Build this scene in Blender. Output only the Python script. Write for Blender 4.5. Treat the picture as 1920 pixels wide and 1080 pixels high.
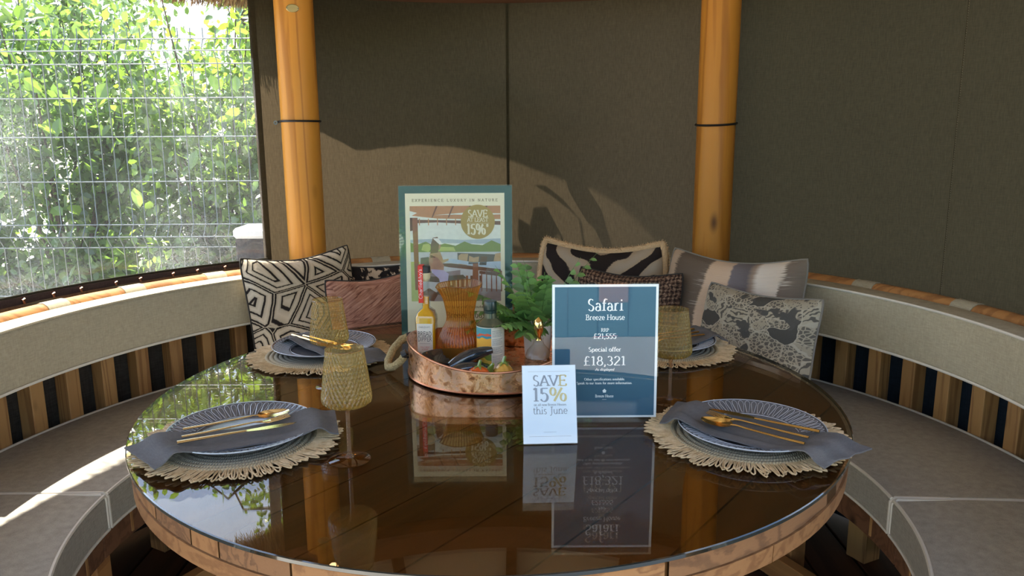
import bpy, math, random
import numpy as np
from mathutils import Vector, Matrix, noise
PI=math.pi; R_=math.radians
sin,cos=math.sin,math.cos
random.seed(7); rng=np.random.default_rng(7)
for o in list(bpy.data.objects): bpy.data.objects.remove(o)
SC=bpy.context.scene; COL=SC.collection

# ------------------------------------------------------------ camera
cam_d=bpy.data.cameras.new('camera'); cam=bpy.data.objects.new('camera',cam_d); COL.objects.link(cam)
cam_d.sensor_width=36; cam_d.lens=1440.28/1920*36; cam_d.clip_start=.02; cam_d.clip_end=200
cam.location=(.0446,-1.6815,1.31)
cam.rotation_euler=(Matrix.Rotation(R_(90-11.065),4,'X')@Matrix.Rotation(R_(-.382),4,'Z')).to_euler()
SC.camera=cam
# ------------------------------------------------------------ light
SUN_AZ=-52.0; SUN_EL=60.0        # azimuth from +Y (towards +X), the sun stands behind the back-left panel
W=bpy.data.worlds.new('sky'); SC.world=W; W.use_nodes=True
wn=W.node_tree.nodes; wl=W.node_tree.links; wn.clear()
sky=wn.new('ShaderNodeTexSky'); sky.sky_type='NISHITA'; sky.sun_disc=False
sky.sun_elevation=R_(SUN_EL); sky.sun_rotation=R_(SUN_AZ); sky.air_density=1.1; sky.dust_density=1.6
bg=wn.new('ShaderNodeBackground'); bg.inputs[1].default_value=.29
wo=wn.new('ShaderNodeOutputWorld')
# soft white clouds over the whole sky
tcw=wn.new('ShaderNodeTexCoord'); ns=wn.new('ShaderNodeTexNoise'); ns.inputs['Scale'].default_value=2.6; ns.inputs['Detail'].default_value=6
cr=wn.new('ShaderNodeValToRGB'); cr.color_ramp.elements[0].position=.52; cr.color_ramp.elements[1].position=.7
mx=wn.new('ShaderNodeMix'); mx.data_type='RGBA'; mx.inputs['B'].default_value=(4.6,4.8,5.2,1)
wl.new(tcw.outputs['Generated'],ns.inputs['Vector']); wl.new(ns.outputs[0],cr.inputs[0])
wl.new(cr.outputs[0],mx.inputs['Factor']); wl.new(sky.outputs[0],mx.inputs['A']); wl.new(mx.outputs['Result'],bg.inputs[0]); wl.new(bg.outputs[0],wo.inputs[0])
sd=bpy.data.lights.new('sun','SUN'); sun=bpy.data.objects.new('sun',sd); COL.objects.link(sun)
sd.energy=9.5; sd.angle=R_(.55); sd.color=(1,.95,.86)
sv=Vector((sin(R_(SUN_AZ))*cos(R_(SUN_EL)),cos(R_(SUN_AZ))*cos(R_(SUN_EL)),sin(R_(SUN_EL))))
sun.rotation_euler=sv.to_track_quat('Z','Y').to_euler(); sun.location=sv*8
SC.view_settings.view_transform='Standard'; SC.view_settings.look='None'
SC.view_settings.exposure=1.25; SC.view_settings.gamma=1; SC.view_settings.use_curve_mapping=False

# ------------------------------------------------------------ object helpers
def tag(o,label=None,cat=None,group=None,kind=None):
    if label: o['label']=label
    if cat: o['category']=cat
    if group: o['group']=group
    if kind: o['kind']=kind
    return o
def thing(name,label,cat,loc=(0,0,0),rotz=0,group=None,kind=None):
    o=bpy.data.objects.new(name,None); COL.objects.link(o); o.empty_display_size=.05
    o.location=loc; o.rotation_euler=(0,0,rotz); return tag(o,label,cat,group,kind)
def P(a,r,z=None):
    a=R_(a); return (r*sin(a),r*cos(a)) if z is None else (r*sin(a),r*cos(a),z)
class MB:
    def __init__(s): s.v=[]; s.f=[]; s.m=[]; s.uv=None
    def add(s,vs,fs,mi=0):
        n=len(s.v); s.v+= [tuple(v) for v in vs]; s.f+=[tuple(i+n for i in f) for f in fs]; s.m+=[mi]*len(fs); return s
    def box(s,x0,x1,y0,y1,z0,z1,mi=0,M=None,bev=0):
        vs=[(x,y,z) for x in (x0,x1) for y in (y0,y1) for z in (z0,z1)]
        if bev:
            vs=[];b=bev
            for (X,sx) in ((x0,1),(x1,-1)):
                for (Y,sy) in ((y0,1),(y1,-1)):
                    for (Z,sz) in ((z0,1),(z1,-1)):
                        vs+=[(X,Y+sy*b,Z+sz*b),(X+sx*b,Y,Z+sz*b),(X+sx*b,Y+sy*b,Z)]
            def I(i,j,k,c): return ((i*2+j)*2+k)*3+c
            fs=[]
            for i in (0,1): fs.append([I(i,0,0,0),I(i,1,0,0),I(i,1,1,0),I(i,0,1,0)][::(-1 if i==0 else 1)])
            for j in (0,1): fs.append([I(0,j,0,1),I(1,j,0,1),I(1,j,1,1),I(0,j,1,1)][::(1 if j==0 else -1)])
            for k in (0,1): fs.append([I(0,0,k,2),I(1,0,k,2),I(1,1,k,2),I(0,1,k,2)][::(-1 if k==0 else 1)])
            for i in (0,1):
                for j in (0,1): fs.append([I(i,j,0,0),I(i,j,1,0),I(i,j,1,1),I(i,j,0,1)])
                for k in (0,1): fs.append([I(i,0,k,0),I(i,1,k,0),I(i,1,k,2),I(i,0,k,2)])
                for j in (0,1):
                    for k in (0,1): fs.append([I(i,j,k,0),I(i,j,k,1),I(i,j,k,2)])
            for j in (0,1):
                for k in (0,1): fs.append([I(0,j,k,1),I(1,j,k,1),I(1,j,k,2),I(0,j,k,2)])
        else:
            fs=[(0,1,3,2),(4,6,7,5),(0,4,5,1),(2,3,7,6),(0,2,6,4),(1,5,7,3)]
        if M is not None: vs=[M@Vector(v) for v in vs]
        return s.add(vs,fs,mi)
    def grid(s,fn,nu,nv,closeu=False,mi=0):
        vs=[fn(i/nu,j/nv) for i in range(nu+(0 if closeu else 1)) for j in range(nv+1)]
        N=nu if closeu else nu+1
        fs=[(i*(nv+1)+j,((i+1)%N)*(nv+1)+j,((i+1)%N)*(nv+1)+j+1,i*(nv+1)+j+1) for i in range(nu) for j in range(nv)]
        return s.add(vs,fs,mi)
    def lathe(s,prof,n=48,mi=0,c=(0,0,0),fx=None):
        fs=[];vs=[];k=len(prof)
        for i in range(n):
            a=2*PI*i/n
            for (r,z) in prof:
                if fx: r=fx(r,z,a)
                vs.append((c[0]+r*cos(a),c[1]+r*sin(a),c[2]+z))
        for i in range(n):
            for j in range(k-1):
                a,b=i*k+j,((i+1)%n)*k+j
                fs.append((a,b,b+1,a+1))
        return s.add(vs,fs,mi)
    def tube(s,pts,r,n=8,mi=0,closed=False,cap=True,flat=None):
        pts=[Vector(p) for p in pts]; m=len(pts); vs=[]; up=Vector((0,0,1)); prev=None
        for i,p in enumerate(pts):
            a=pts[(i-1)%m] if (closed or i>0) else p; b=pts[(i+1)%m] if (closed or i<m-1) else p
            d=(b-a).normalized() if (b-a).length>1e-9 else Vector((0,0,1))
            if prev is None:
                q=up if abs(d.z)<.9 else Vector((1,0,0)); n1=d.cross(q).normalized()
            else:
                n1=(prev-d*prev.dot(d)); n1=n1.normalized() if n1.length>1e-6 else d.orthogonal().normalized()
            prev=n1; n2=d.cross(n1)
            rr=r[i] if hasattr(r,'__len__') else r
            for k in range(n):
                t=2*PI*k/n; vs.append(p+n1*(rr*cos(t))+n2*(rr*sin(t)*(flat or 1)))
        fs=[]
        for i in range(m if closed else m-1):
            for k in range(n):
                a=i*n+k; b=i*n+(k+1)%n; c=((i+1)%m)*n
                fs.append((a,b,c+(k+1)%n,c+k))
        if cap and not closed: fs+= [tuple(range(n))[::-1],tuple(range((m-1)*n,m*n))]
        return s.add(vs,fs,mi)
    def ring(s,sec,a0,a1,n=24,mi=0,cap=True,full=False):   # closed section of (r,z) swept round the z axis, angles from +Y
        k=len(sec); vs=[];fs=[]; N=n if full else n+1
        for i in range(N):
            a=a0+(a1-a0)*i/n
            for (r,z) in sec: vs.append(P(a,r,z))
        for i in range(n):
            for j in range(k):
                fs.append((i*k+j,((i+1)%N)*k+j,((i+1)%N)*k+(j+1)%k,i*k+(j+1)%k))
        if cap and not full: fs+=[tuple(range(k)),tuple(range(n*k,(n+1)*k))[::-1]]
        return s.add(vs,fs,mi)
    def poly(s,pts,y=0,mi=0): return s.add([(p[0],y,p[1]) for p in pts],[tuple(range(len(pts)))],mi)
    def build(s,name,mats,parent=None,smooth=35,fix=True,uv=None):
        me=bpy.data.meshes.new(name); me.from_pydata(s.v,[],s.f)
        for m in (mats if isinstance(mats,(list,tuple)) else [mats]): me.materials.append(m)
        if max(s.m,default=0)>0: me.polygons.foreach_set('material_index',s.m)
        if uv is not None:
            l=me.uv_layers.new(name='UVMap'); idx=np.empty(len(me.loops),dtype=np.int32); me.loops.foreach_get('vertex_index',idx)
            l.data.foreach_set('uv',np.array(uv,dtype=np.float32)[idx].ravel())
        if fix:
            import bmesh
            bm=bmesh.new(); bm.from_mesh(me); bmesh.ops.recalc_face_normals(bm,faces=bm.faces); bm.to_mesh(me); bm.free()
        if smooth:
            me.polygons.foreach_set('use_smooth',[True]*len(me.polygons))
            me.set_sharp_from_angle(angle=R_(smooth))
        o=bpy.data.objects.new(name,me); COL.objects.link(o)
        if parent: o.parent=parent
        return o
def link_copy(o,parent=None,loc=None,rot=None):
    c=o.copy(); COL.objects.link(c)
    if parent: c.parent=parent
    if loc is not None: c.location=loc
    if rot is not None: c.rotation_euler=rot
    return c
def children(o): return [c for c in bpy.data.objects if c.parent is o]
def dup(root,loc,rotz,label,extra=None):
    kids=KIDS(root); r=root.copy(); COL.objects.link(r); r.location=loc; r.rotation_euler=(0,0,rotz); r['label']=label
    for ch,gs in kids:
        c=ch.copy(); COL.objects.link(c); c.parent=r
        for g in gs:
            d=g.copy(); COL.objects.link(d); d.parent=c
    return r
def KIDS(root): return [(c,children(c)) for c in children(root)]

# ------------------------------------------------------------ materials
class NT:
    def __init__(s,name):
        s.m=bpy.data.materials.new(name); s.m.use_nodes=True; s.t=s.m.node_tree; s.t.nodes.clear()
        s.out=s.n('ShaderNodeOutputMaterial')
    def n(s,typ,ins=None,**kw):
        nd=s.t.nodes.new(typ)
        for k,v in kw.items(): setattr(nd,k,v)
        for k,v in (ins or {}).items(): s.set(nd.inputs[k],v)
        return nd
    def set(s,sock,v):
        if isinstance(v,bpy.types.NodeSocket): s.t.links.new(v,sock)
        elif isinstance(v,bpy.types.Node): s.t.links.new(v.outputs[0],sock)
        else:
            if sock.type=='RGBA' and len(v)==3: v=(*v,1)
            sock.default_value=v
    def coord(s,kind='Object',scale=(1,1,1),rot=(0,0,0),loc=(0,0,0)):
        tc=s.n('ShaderNodeTexCoord'); mp=s.n('ShaderNodeMapping',{'Vector':tc.outputs[kind]})
        mp.inputs['Scale'].default_value=scale; mp.inputs['Rotation'].default_value=rot; mp.inputs['Location'].default_value=loc
        return mp.outputs[0]
    def noise(s,vec,scale,detail=3,rough=.5,dist=0): return s.n('ShaderNodeTexNoise',{'Vector':vec,'Scale':scale,'Detail':detail,'Roughness':rough,'Distortion':dist}).outputs[0]
    def ramp(s,fac,stops,interp='LINEAR'):
        r=s.n('ShaderNodeValToRGB',{'Fac':fac}); e=r.color_ramp; e.interpolation=interp
        while len(e.elements)<len(stops): e.elements.new(.5)
        for el,(p,c) in zip(e.elements,stops): el.position=p; el.color=(*c,1) if len(c)==3 else c
        return r.outputs[0]
    def math(s,op,a,b=0,c=0): 
        m=s.n('ShaderNodeMath',operation=op); s.set(m.inputs[0],a); s.set(m.inputs[1],b); s.set(m.inputs[2],c); return m.outputs[0]
    def mix(s,f,a,b,mode='MIX'):
        m=s.n('ShaderNodeMix',data_type='RGBA',blend_type=mode); s.set(m.inputs['Factor'],f); s.set(m.inputs['A'],a); s.set(m.inputs['B'],b); return m.outputs['Result']
    def bump(s,h,strength=.3,dist=.002): return s.n('ShaderNodeBump',{'Height':h,'Strength':strength,'Distance':dist}).outputs[0]
    def bsdf(s,col,rough=.6,metal=0,bump=None,coat=0,spec=.5,trans=0,**kw):
        b=s.n('ShaderNodeBsdfPrincipled',{'Base Color':col,'Roughness':rough,'Metallic':metal,'Coat Weight':coat,'Specular IOR Level':spec})
        if bump is not None: s.set(b.inputs['Normal'],bump)
        for k,v in kw.items(): s.set(b.inputs[k.replace('_',' ')],v)
        return b.outputs[0]
    def done(s,sh): s.t.links.new(sh,s.out.inputs[0]); return s.m
def plain(name,col,rough=.5,metal=0,coat=0,var=.08,vs=60):
    t=NT(name); v=t.coord(); n=t.noise(v,vs,2)
    c=t.mix(n,tuple(x*(1-var) for x in col),tuple(min(1,x*(1+var)) for x in col))
    return t.done(t.bsdf(c,rough,metal,coat=coat))
def wood(name,axis,c0,c1,c2,rough=.45,scale=1.0,knots=True,coat=.0,stripe=22):
    t=NT(name); sc=[1,1,1]; sc[axis]=.06
    oi=t.n('ShaderNodeObjectInfo'); tc=t.n('ShaderNodeTexCoord')
    off=t.n('ShaderNodeVectorMath',{0:tc.outputs['Object']},operation='ADD')
    rv=t.n('ShaderNodeCombineXYZ',{0:t.math('MULTIPLY',oi.outputs['Random'],7.3),1:t.math('MULTIPLY',oi.outputs['Random'],3.1),2:t.math('MULTIPLY',oi.outputs['Random'],5.7)})
    t.t.links.new(rv.outputs[0],off.inputs[1])
    mp=t.n('ShaderNodeMapping',{'Vector':off.outputs[0]}); mp.inputs['Scale'].default_value=sc; v=mp.outputs[0]
    big=t.noise(v,5*scale,3,.5,.6); fine=t.noise(v,130*scale,3,.6)
    g=t.math('SINE',t.math('MULTIPLY',t.math('ADD',big,t.math('MULTIPLY',fine,.05)),stripe*3))
    g=t.math('MULTIPLY_ADD',g,.5,.5)
    c=t.ramp(g,[(0,c0),(.55,c1),(1,c1)]); c=t.mix(t.math('MULTIPLY',fine,.45),c,c2)
    c=t.mix(t.math('MULTIPLY',oi.outputs['Random'],.35),c,c0)
    if knots:
        s2=[1,1,1]; s2[axis]=.45
        m2=t.n('ShaderNodeMapping',{'Vector':off.outputs[0]}); m2.inputs['Scale'].default_value=s2
        vo=t.n('ShaderNodeTexVoronoi',{'Vector':m2.outputs[0],'Scale':5.5*scale})
        k=t.ramp(vo.outputs['Distance'],[(0,(1,1,1)),(.05,(1,1,1)),(.1,(.25,.25,.25)),(.13,(0,0,0))])
        c=t.mix(k,c,tuple(x*.3 for x in c0))
    return t.done(t.bsdf(c,rough,bump=t.bump(fine,.25,.001),coat=coat,spec=.3))
def fabric(name,col,var=.18,scale=900,rough=.95,big=3,transl=None,sheen=.2):
    t=NT(name); v=t.coord('Object')
    n=t.noise(v,scale,2); n2=t.noise(v,big,3); w=t.noise(t.coord('Object',(1,1,.12)),scale*.5,2); w2=t.noise(t.coord('Object',(.12,.12,1)),scale*.5,2)
    f=t.math('MULTIPLY_ADD',t.math('ADD',w,w2),.5,t.math('MULTIPLY_ADD',n2,.3,-.15))
    c=t.ramp(f,[(.3,tuple(x*(1-var*1.6) for x in col)),(.7,tuple(min(1,x*(1+var*1.6)) for x in col))])
    b=t.bsdf(c,rough,bump=t.bump(f,.35,.0012),spec=.2)
    if transl:
        tr=t.n('ShaderNodeBsdfTranslucent',{'Color':t.mix(w,tuple(x*.6 for x in transl),tuple(x*1.35 for x in transl))})
        ad=t.n('ShaderNodeAddShader',{0:b,1:tr}); return t.done(ad.outputs[0])
    return t.done(b)
def clear(name,tint,ior=1.45,rough=0,bumpf=None,dust=None,dust_glow_c=(.8,.8,.8),pat=None,fmax=1):
    t=NT(name); bm=bumpf(t) if bumpf else None
    ge=t.n('ShaderNodeNewGeometry'); fr=t.n('ShaderNodeFresnel',{'IOR':t.math('MULTIPLY_ADD',ge.outputs['Backfacing'],1/ior-ior,ior)}) 
    gl=t.n('ShaderNodeBsdfGlossy',{'Roughness':rough}); 
    if bm is not None: t.set(gl.inputs['Normal'],bm); t.set(fr.inputs['Normal'],bm)
    tr=t.n('ShaderNodeBsdfTransparent',{'Color':pat(t) if pat else tint})
    sh=t.n('ShaderNodeMixShader',{0:fr,1:tr,2:gl}).outputs[0]
    if dust:
        df=t.n('ShaderNodeBsdfDiffuse',{'Color':dust_glow_c}); tl=t.n('ShaderNodeBsdfTranslucent',{'Color':dust_glow_c})
        ad=t.n('ShaderNodeMixShader',{0:.6,1:df,2:tl}).outputs[0]
        sh=t.n('ShaderNodeMixShader',{0:dust(t),1:sh,2:ad}).outputs[0]
    return t.done(sh)
M={}
pine0,pine1,pine2=(.36,.145,.034),(.60,.30,.085),(.70,.40,.15)
M['post']=wood('honey_pine_pole',2,(.32,.115,.013),(.56,.245,.034),(.60,.30,.06),.45,knots=True,coat=.0,stripe=13)
M['slat']=wood('pine_slat',2,(.24,.105,.035),(.45,.24,.085),(.55,.33,.14),.6,scale=1.6)
M['beam']=wood('brown_beam',0,(.10,.045,.02),(.20,.095,.04),(.3,.17,.08),.6)
M['rail']=wood('oiled_rail',0,(.24,.095,.03),(.42,.19,.06),(.5,.27,.11),.45,knots=False)
M['fascia']=wood('dark_reclaimed_fascia',0,(.09,.035,.016),(.17,.075,.035),(.25,.13,.07),.6)
M['plank']=wood('dark_table_plank',0,(.035,.014,.003),(.075,.031,.0075),(.10,.048,.014),.5,knots=True,stripe=8)
M['edge']=wood('pale_table_edge',0,(.15,.062,.022),(.28,.135,.052),(.37,.20,.085),.6,scale=1.4,knots=False)
M['edge_end']=wood('end_grain_block',0,(.09,.04,.018),(.19,.09,.038),(.27,.145,.065),.7,scale=2.2,knots=False,stripe=20)
M['deck']=wood('deck_board',1,(.045,.017,.008),(.11,.042,.018),(.16,.075,.035),.5,knots=True,stripe=8)
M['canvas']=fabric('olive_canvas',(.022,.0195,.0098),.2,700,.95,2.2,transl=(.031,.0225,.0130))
M['canvas_painted_shade']=fabric('olive_canvas_painted_shade',(.022,.0200,.0105),.2,700,.95,2.2,transl=(.017,.0140,.0082))  # less translucent canvas copy, the right wall's shade put into its colour
M['canvas_seam']=fabric('canvas_seam',(.026,.022,.011),.2,700,.95,2.2,transl=(.018,.013,.008))
M['light_block_brown']=fabric('dark_brown_light_block',(.040,.034,.027),.25,500)
M['light_block_navy']=fabric('dark_navy_light_block',(.010,.016,.024),.2,500)
M['stitch']=plain('pale_stitching',(.20,.18,.12),.9)
M['tape']=fabric('window_tape',(.07,.045,.038),.15,900)
M['lining']=fabric('beige_roof_lining',(.62,.52,.36),.06,500,.95,2,transl=(.12,.10,.07))
M['cushion']=fabric('grey_cushion_fabric',(.375,.325,.225),.12,900,.9,1.5)
M['seat']=fabric('grey_seat_fabric',(.34,.31,.26),.13,900,.9,1.5)
M['piping']=plain('cream_piping',(.62,.57,.48),.8)
M['cord']=plain('black_cord',(.008,.007,.007),.5)
M['brass']=plain('aged_brass',(.55,.45,.22),.35,1)
M['gold']=plain('gold_steel',(.90,.68,.30),.14,1,var=.03)
M['champ']=plain('champagne_steel',(.92,.80,.56),.14,1,var=.03)
M['napkin']=fabric('slate_napkin',(.118,.112,.113),.1,1500,.9,4)
M['plate']=plain('slate_glaze',(.095,.100,.115),.2,0,coat=.3,var=.1,vs=15)
M['plateline']=plain('pale_glaze_line',(.46,.49,.54),.25,0,coat=.5)
def dustf(t):
    v=t.coord(); a=t.noise(v,3,5); b=t.noise(v,260,2)
    return t.math('ADD',.022,t.math('MULTIPLY',t.ramp(a,[(.45,(0,0,0)),(.8,(.6,.6,.6))]),t.ramp(b,[(.4,(.06,.06,.06)),(.75,(.5,.5,.5))])))
M['film']=clear('clear_window_film',(.96,.97,.97),1.42,0,bumpf=lambda t:t.bump(t.noise(t.coord('Object',(1,1,.5)),3.2,2),.9,.03),dust=dustf,dust_glow_c=(.8,.82,.85))
M['acrylic']=clear('clear_acrylic',(.97,.98,.98),1.36)
M['table_glass']=clear('tinted_table_glass',(.91,.82,.66),1.5)
M['glass_edge']=plain('dark_glass_edge',(.012,.016,.014),.08,0,coat=1)
def amberpat(c1,c2,n):
    def f(t):
        tc=t.n('ShaderNodeTexCoord'); sx=t.n('ShaderNodeSeparateXYZ',{0:tc.outputs['Object']})
        a=t.math('ARCTAN2',sx.outputs[1],sx.outputs[0]); z=sx.outputs[2]
        p=t.math('SINE',t.math('ADD',t.math('MULTIPLY',a,n),t.math('MULTIPLY',z,420)))
        q=t.math('SINE',t.math('SUBTRACT',t.math('MULTIPLY',a,n),t.math('MULTIPLY',z,420)))
        return t.mix(t.math('MULTIPLY_ADD',t.math('MULTIPLY',p,q),.5,.5),c1,c2)
    return f
def amberbump(n,zz):
    def f(t):
        tc=t.n('ShaderNodeTexCoord'); sx=t.n('ShaderNodeSeparateXYZ',{0:tc.outputs['Object']})
        a=t.math('ARCTAN2',sx.outputs[1],sx.outputs[0]); z=sx.outputs[2]
        p=t.math('SINE',t.math('ADD',t.math('MULTIPLY',a,n),t.math('MULTIPLY',z,zz)))
        q=t.math('SINE',t.math('SUBTRACT',t.math('MULTIPLY',a,n),t.math('MULTIPLY',z,zz)))
        return t.bump(t.math('ADD',p,q),.55,.0014)
    return f
M['amber']=clear('amber_wine_glass',None,1.55,.06,bumpf=amberbump(34,420),pat=amberpat((.72,.55,.26),(.94,.80,.48),34),dust=lambda t:.125,dust_glow_c=(.92,.74,.26))  # scatter share puts an opaque golden glow into the bowl colour
M['amber_stem']=clear('amber_twist_stem',(.78,.58,.34),1.6,.04,bumpf=amberbump(6,900),dust=lambda t:.08,dust_glow_c=(.8,.6,.35))
M['amber_foot']=clear('amber_foot',(.86,.66,.42),1.5,.01)
def flutepat(t):
    tc=t.n('ShaderNodeTexCoord'); sx=t.n('ShaderNodeSeparateXYZ',{0:tc.outputs['Object']}); a=t.math('ARCTAN2',sx.outputs[1],sx.outputs[0])
    return t.mix(t.math('POWER',t.math('ABSOLUTE',t.math('SINE',t.math('MULTIPLY',a,22))),1.5),(.66,.32,.08),(1,.80,.42))
M['carafe']=clear('amber_carafe_glass',(.90,.60,.24),1.5,.02,dust=lambda t:.15,dust_glow_c=(1,.50,.09),pat=flutepat)  # scatter share paints a golden glow into the carafe glass
M['cleargl']=clear('clear_bottle_glass',(.93,.94,.92),1.5)
# tin label, landscape print
t=NT('landscape_print'); v=t.coord(); sx=t.n('ShaderNodeSeparateXYZ',{0:v}); w=t.noise(t.coord('Object',(1,1,1.6)),22,2)
f=t.math('ADD',t.math('DIVIDE',sx.outputs[2],.118),t.math('MULTIPLY',t.math('SUBTRACT',w,.5),.42))
c=t.ramp(t.math('MULTIPLY_ADD',f,.9,.04),[(0,(.16,.24,.05)),(.15,(.75,.60,.10)),(.22,(.22,.32,.06)),(.32,(.04,.22,.36)),(.44,(.86,.46,.07)),(.64,(.05,.30,.38)),(.70,(.75,.14,.07)),(.76,(.10,.36,.42)),(.88,(.72,.09,.06))],'CONSTANT')
M['landscape']=t.done(t.bsdf(c,.35))
# copper
t=NT('mottled_copper'); v=t.coord(); n1=t.noise(v,38,5,.6,1.2); n2=t.noise(v,90,3)
c=t.ramp(t.math('MULTIPLY_ADD',n2,.25,t.math('MULTIPLY',n1,.8)),[(.36,(.20,.07,.03)),(.44,(.52,.22,.09)),(.52,(.85,.46,.24)),(.64,(.82,.50,.34))])
M['copper']=t.done(t.bsdf(c,t.math('MULTIPLY_ADD',n1,.35,.10),.9,bump=t.bump(n1,.1,.001)))
M['copper_rim']=plain('copper_rim',(.45,.19,.10),.3,.9)
M['rope']=None
t=NT('jute_rope'); v=t.coord(); n=t.noise(v,260,3,.7); M['rope']=t.done(t.bsdf(t.ramp(n,[(.3,(.16,.11,.045)),(.7,(.52,.40,.2))]),.95,bump=t.bump(n,.8,.002)))
t=NT('jute_fringe'); v=t.coord(); n=t.noise(v,60,3,.7); M['fringe']=t.done(t.bsdf(t.ramp(n,[(.3,(.40,.27,.13)),(.7,(.66,.49,.29))]),.9))
t=NT('woven_coil'); tc=t.n('ShaderNodeTexCoord'); sx=t.n('ShaderNodeSeparateXYZ',{0:tc.outputs['Object']})
rr=t.math('SQRT',t.math('ADD',t.math('MULTIPLY',sx.outputs[0],sx.outputs[0]),t.math('MULTIPLY',sx.outputs[1],sx.outputs[1])))
an=t.math('ARCTAN2',sx.outputs[1],sx.outputs[0])
sp=t.math('SINE',t.math('ADD',t.math('MULTIPLY',an,150),t.math('MULTIPLY',rr,500)))
c=t.ramp(t.math('MULTIPLY',rr,6.6),[(.0,(.16,.15,.13)),(.66,(.24,.22,.175)),(.8,(.42,.36,.25)),(1,(.55,.43,.25))])
c=t.mix(t.math('MULTIPLY_ADD',sp,.22,.22),c,(.06,.055,.045))
M['coil']=t.done(t.bsdf(c,.9,bump=t.bump(sp,.5,.002)))
M['white']=plain('white_print_card',(.80,.82,.84),.35,coat=.3,var=.02)
M['cardwhite']=plain('pale_blue_card',(.66,.74,.84),.5,var=.02)
M['ink_white']=plain('white_ink',(.9,.92,.93),.4,var=.01)
M['ink_gold']=plain('gold_foil',(.42,.33,.12),.35,.4)
M['ink_grey']=plain('silver_foil',(.17,.19,.23),.35,.3)
M['ink_pink']=plain('pink_ink',(.65,.22,.28),.5)
M['ink_black']=plain('black_ink',(.03,.03,.03),.5)
M['ink_tan']=plain('tan_ink',(.20,.16,.08),.5)
M['slateblue']=plain('slate_blue_print',(.022,.095,.165),.6,coat=0,var=.03)
M['dkgreen']=plain('dark_green_print',(.022,.065,.06),.25,coat=.5)
M['cream']=plain('cream_print',(.78,.72,.52),.4,coat=.3,var=.02)
M['goldprint']=plain('gold_print',(.38,.26,.06),.4,var=.03)
M['red']=plain('red_paper',(.68,.035,.02),.5)
M['labelcream']=plain('label_paper',(.82,.79,.70),.6,var=.02)
M['oil']=plain('golden_oil',(.80,.42,.015),.05,coat=1,var=.05)
M['oil_dark']=plain('red_sediment',(.30,.03,.01),.1,coat=1)
M['cork']=plain('pale_cork',(.62,.55,.33),.7)
M['capgreen']=plain('dark_green_cap',(.012,.035,.028),.3,coat=.3)
M['tin']=plain('olive_green_tin',(.10,.115,.075),.25,.3,coat=.4)
M['pot']=plain('white_ceramic_pot',(.72,.69,.63),.5,var=.04,vs=20)
M['soil']=plain('dark_soil',(.015,.012,.008),.95)
M['navy']=plain('dark_blue_glaze',(.012,.020,.030),.12,coat=1)
M['orange']=plain('orange_glaze',(.80,.12,.01),.15,coat=1,var=.2,vs=30)
M['mustard']=plain('mustard_glaze',(.72,.42,.08),.15,coat=1,var=.2,vs=30)
M['greengl']=plain('green_glaze',(.15,.24,.04),.2,coat=1,var=.5,vs=60)
M['steel']=plain('galvanised_wire',(.13,.15,.15),.45,.6)
t=NT('dark_plastic_box'); M['bin']=t.done(t.bsdf(t.mix(t.noise(t.coord(),90,2),(.009,.007,.010),(.02,.017,.022)),.9,spec=.1))
M['binlid']=plain('pale_lid',(.75,.75,.76),.5)
M['paving']=plain('pale_paving',(.52,.485,.42),.9,var=.15,vs=3)
M['earth']=plain('dark_earth',(.06,.05,.03),.95,var=.4,vs=6)  # dark brown soil tone with random variation
def leafm(name,c,tr,v=.5,rough=.35):
    t=NT(name); oi=t.n('ShaderNodeObjectInfo'); at=t.n('ShaderNodeAttribute',attribute_name='tint'); f=at.outputs['Fac']
    col=t.mix(f,tuple(x*(1-v) for x in c),tuple(min(1,x*(1+v)) for x in c)); tc=t.mix(f,tuple(x*(1-v) for x in tr),tuple(min(1,x*(1+v)) for x in tr))
    b=t.bsdf(col,rough,spec=.6); tl=t.n('ShaderNodeBsdfTranslucent',{'Color':tc})
    return t.done(t.n('ShaderNodeAddShader',{0:b,1:tl}).outputs[0])
M['leaf']=leafm('hedge_leaf',(.045,.085,.025),(.095,.16,.022))
M['leaf2']=leafm('bright_hedge_leaf',(.06,.105,.025),(.13,.20,.02))
M['fern']=leafm('fern_leaf',(.10,.20,.06),(.07,.15,.03),.5,.4)
M['bark']=plain('bark',(.10,.075,.05),.95,var=.4)
t=NT('straw_thatch'); at=t.n('ShaderNodeAttribute',attribute_name='tint')
M['straw']=t.done(t.bsdf(t.ramp(at.outputs['Fac'],[(0,(.09,.045,.02)),(.5,(.26,.14,.055)),(1,(.50,.33,.15))]),.85))
M['thatch']=plain('thatch_body',(.10,.055,.025),.95,var=.5,vs=120)

# ------------------------------------------------------------ setting: ground, deck, posts, canvas walls, roof
g=MB(); g.box(-14,14,-16,16,-.22,-.16); tag(g.build('ground',M['paving'],smooth=0),kind='structure')
g=MB(); g.box(-6,4,1.6,7,-.16,-.13); tag(g.build('planting_bed',M['earth'],smooth=0),kind='structure')
floor=thing('floor',None,None,kind='structure')
x=-1.59; 
while x<1.6:
    r=1.62; xm=max(abs(x),abs(x+.148)); h=math.sqrt(max(r*r-xm*xm,.04))
    b=MB(); b.box(.003,.145,-h,h,-.028,0,bev=.002); o=b.build('floorboard',M['deck'],floor,smooth=0); o.location=(x,0,0); x+=.1505
b=MB(); b.lathe([(0,-.16),(1.6,-.16),(1.6,-.029),(0,-.029)],64); b.build('deck_base',M['fascia'],floor)

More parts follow.
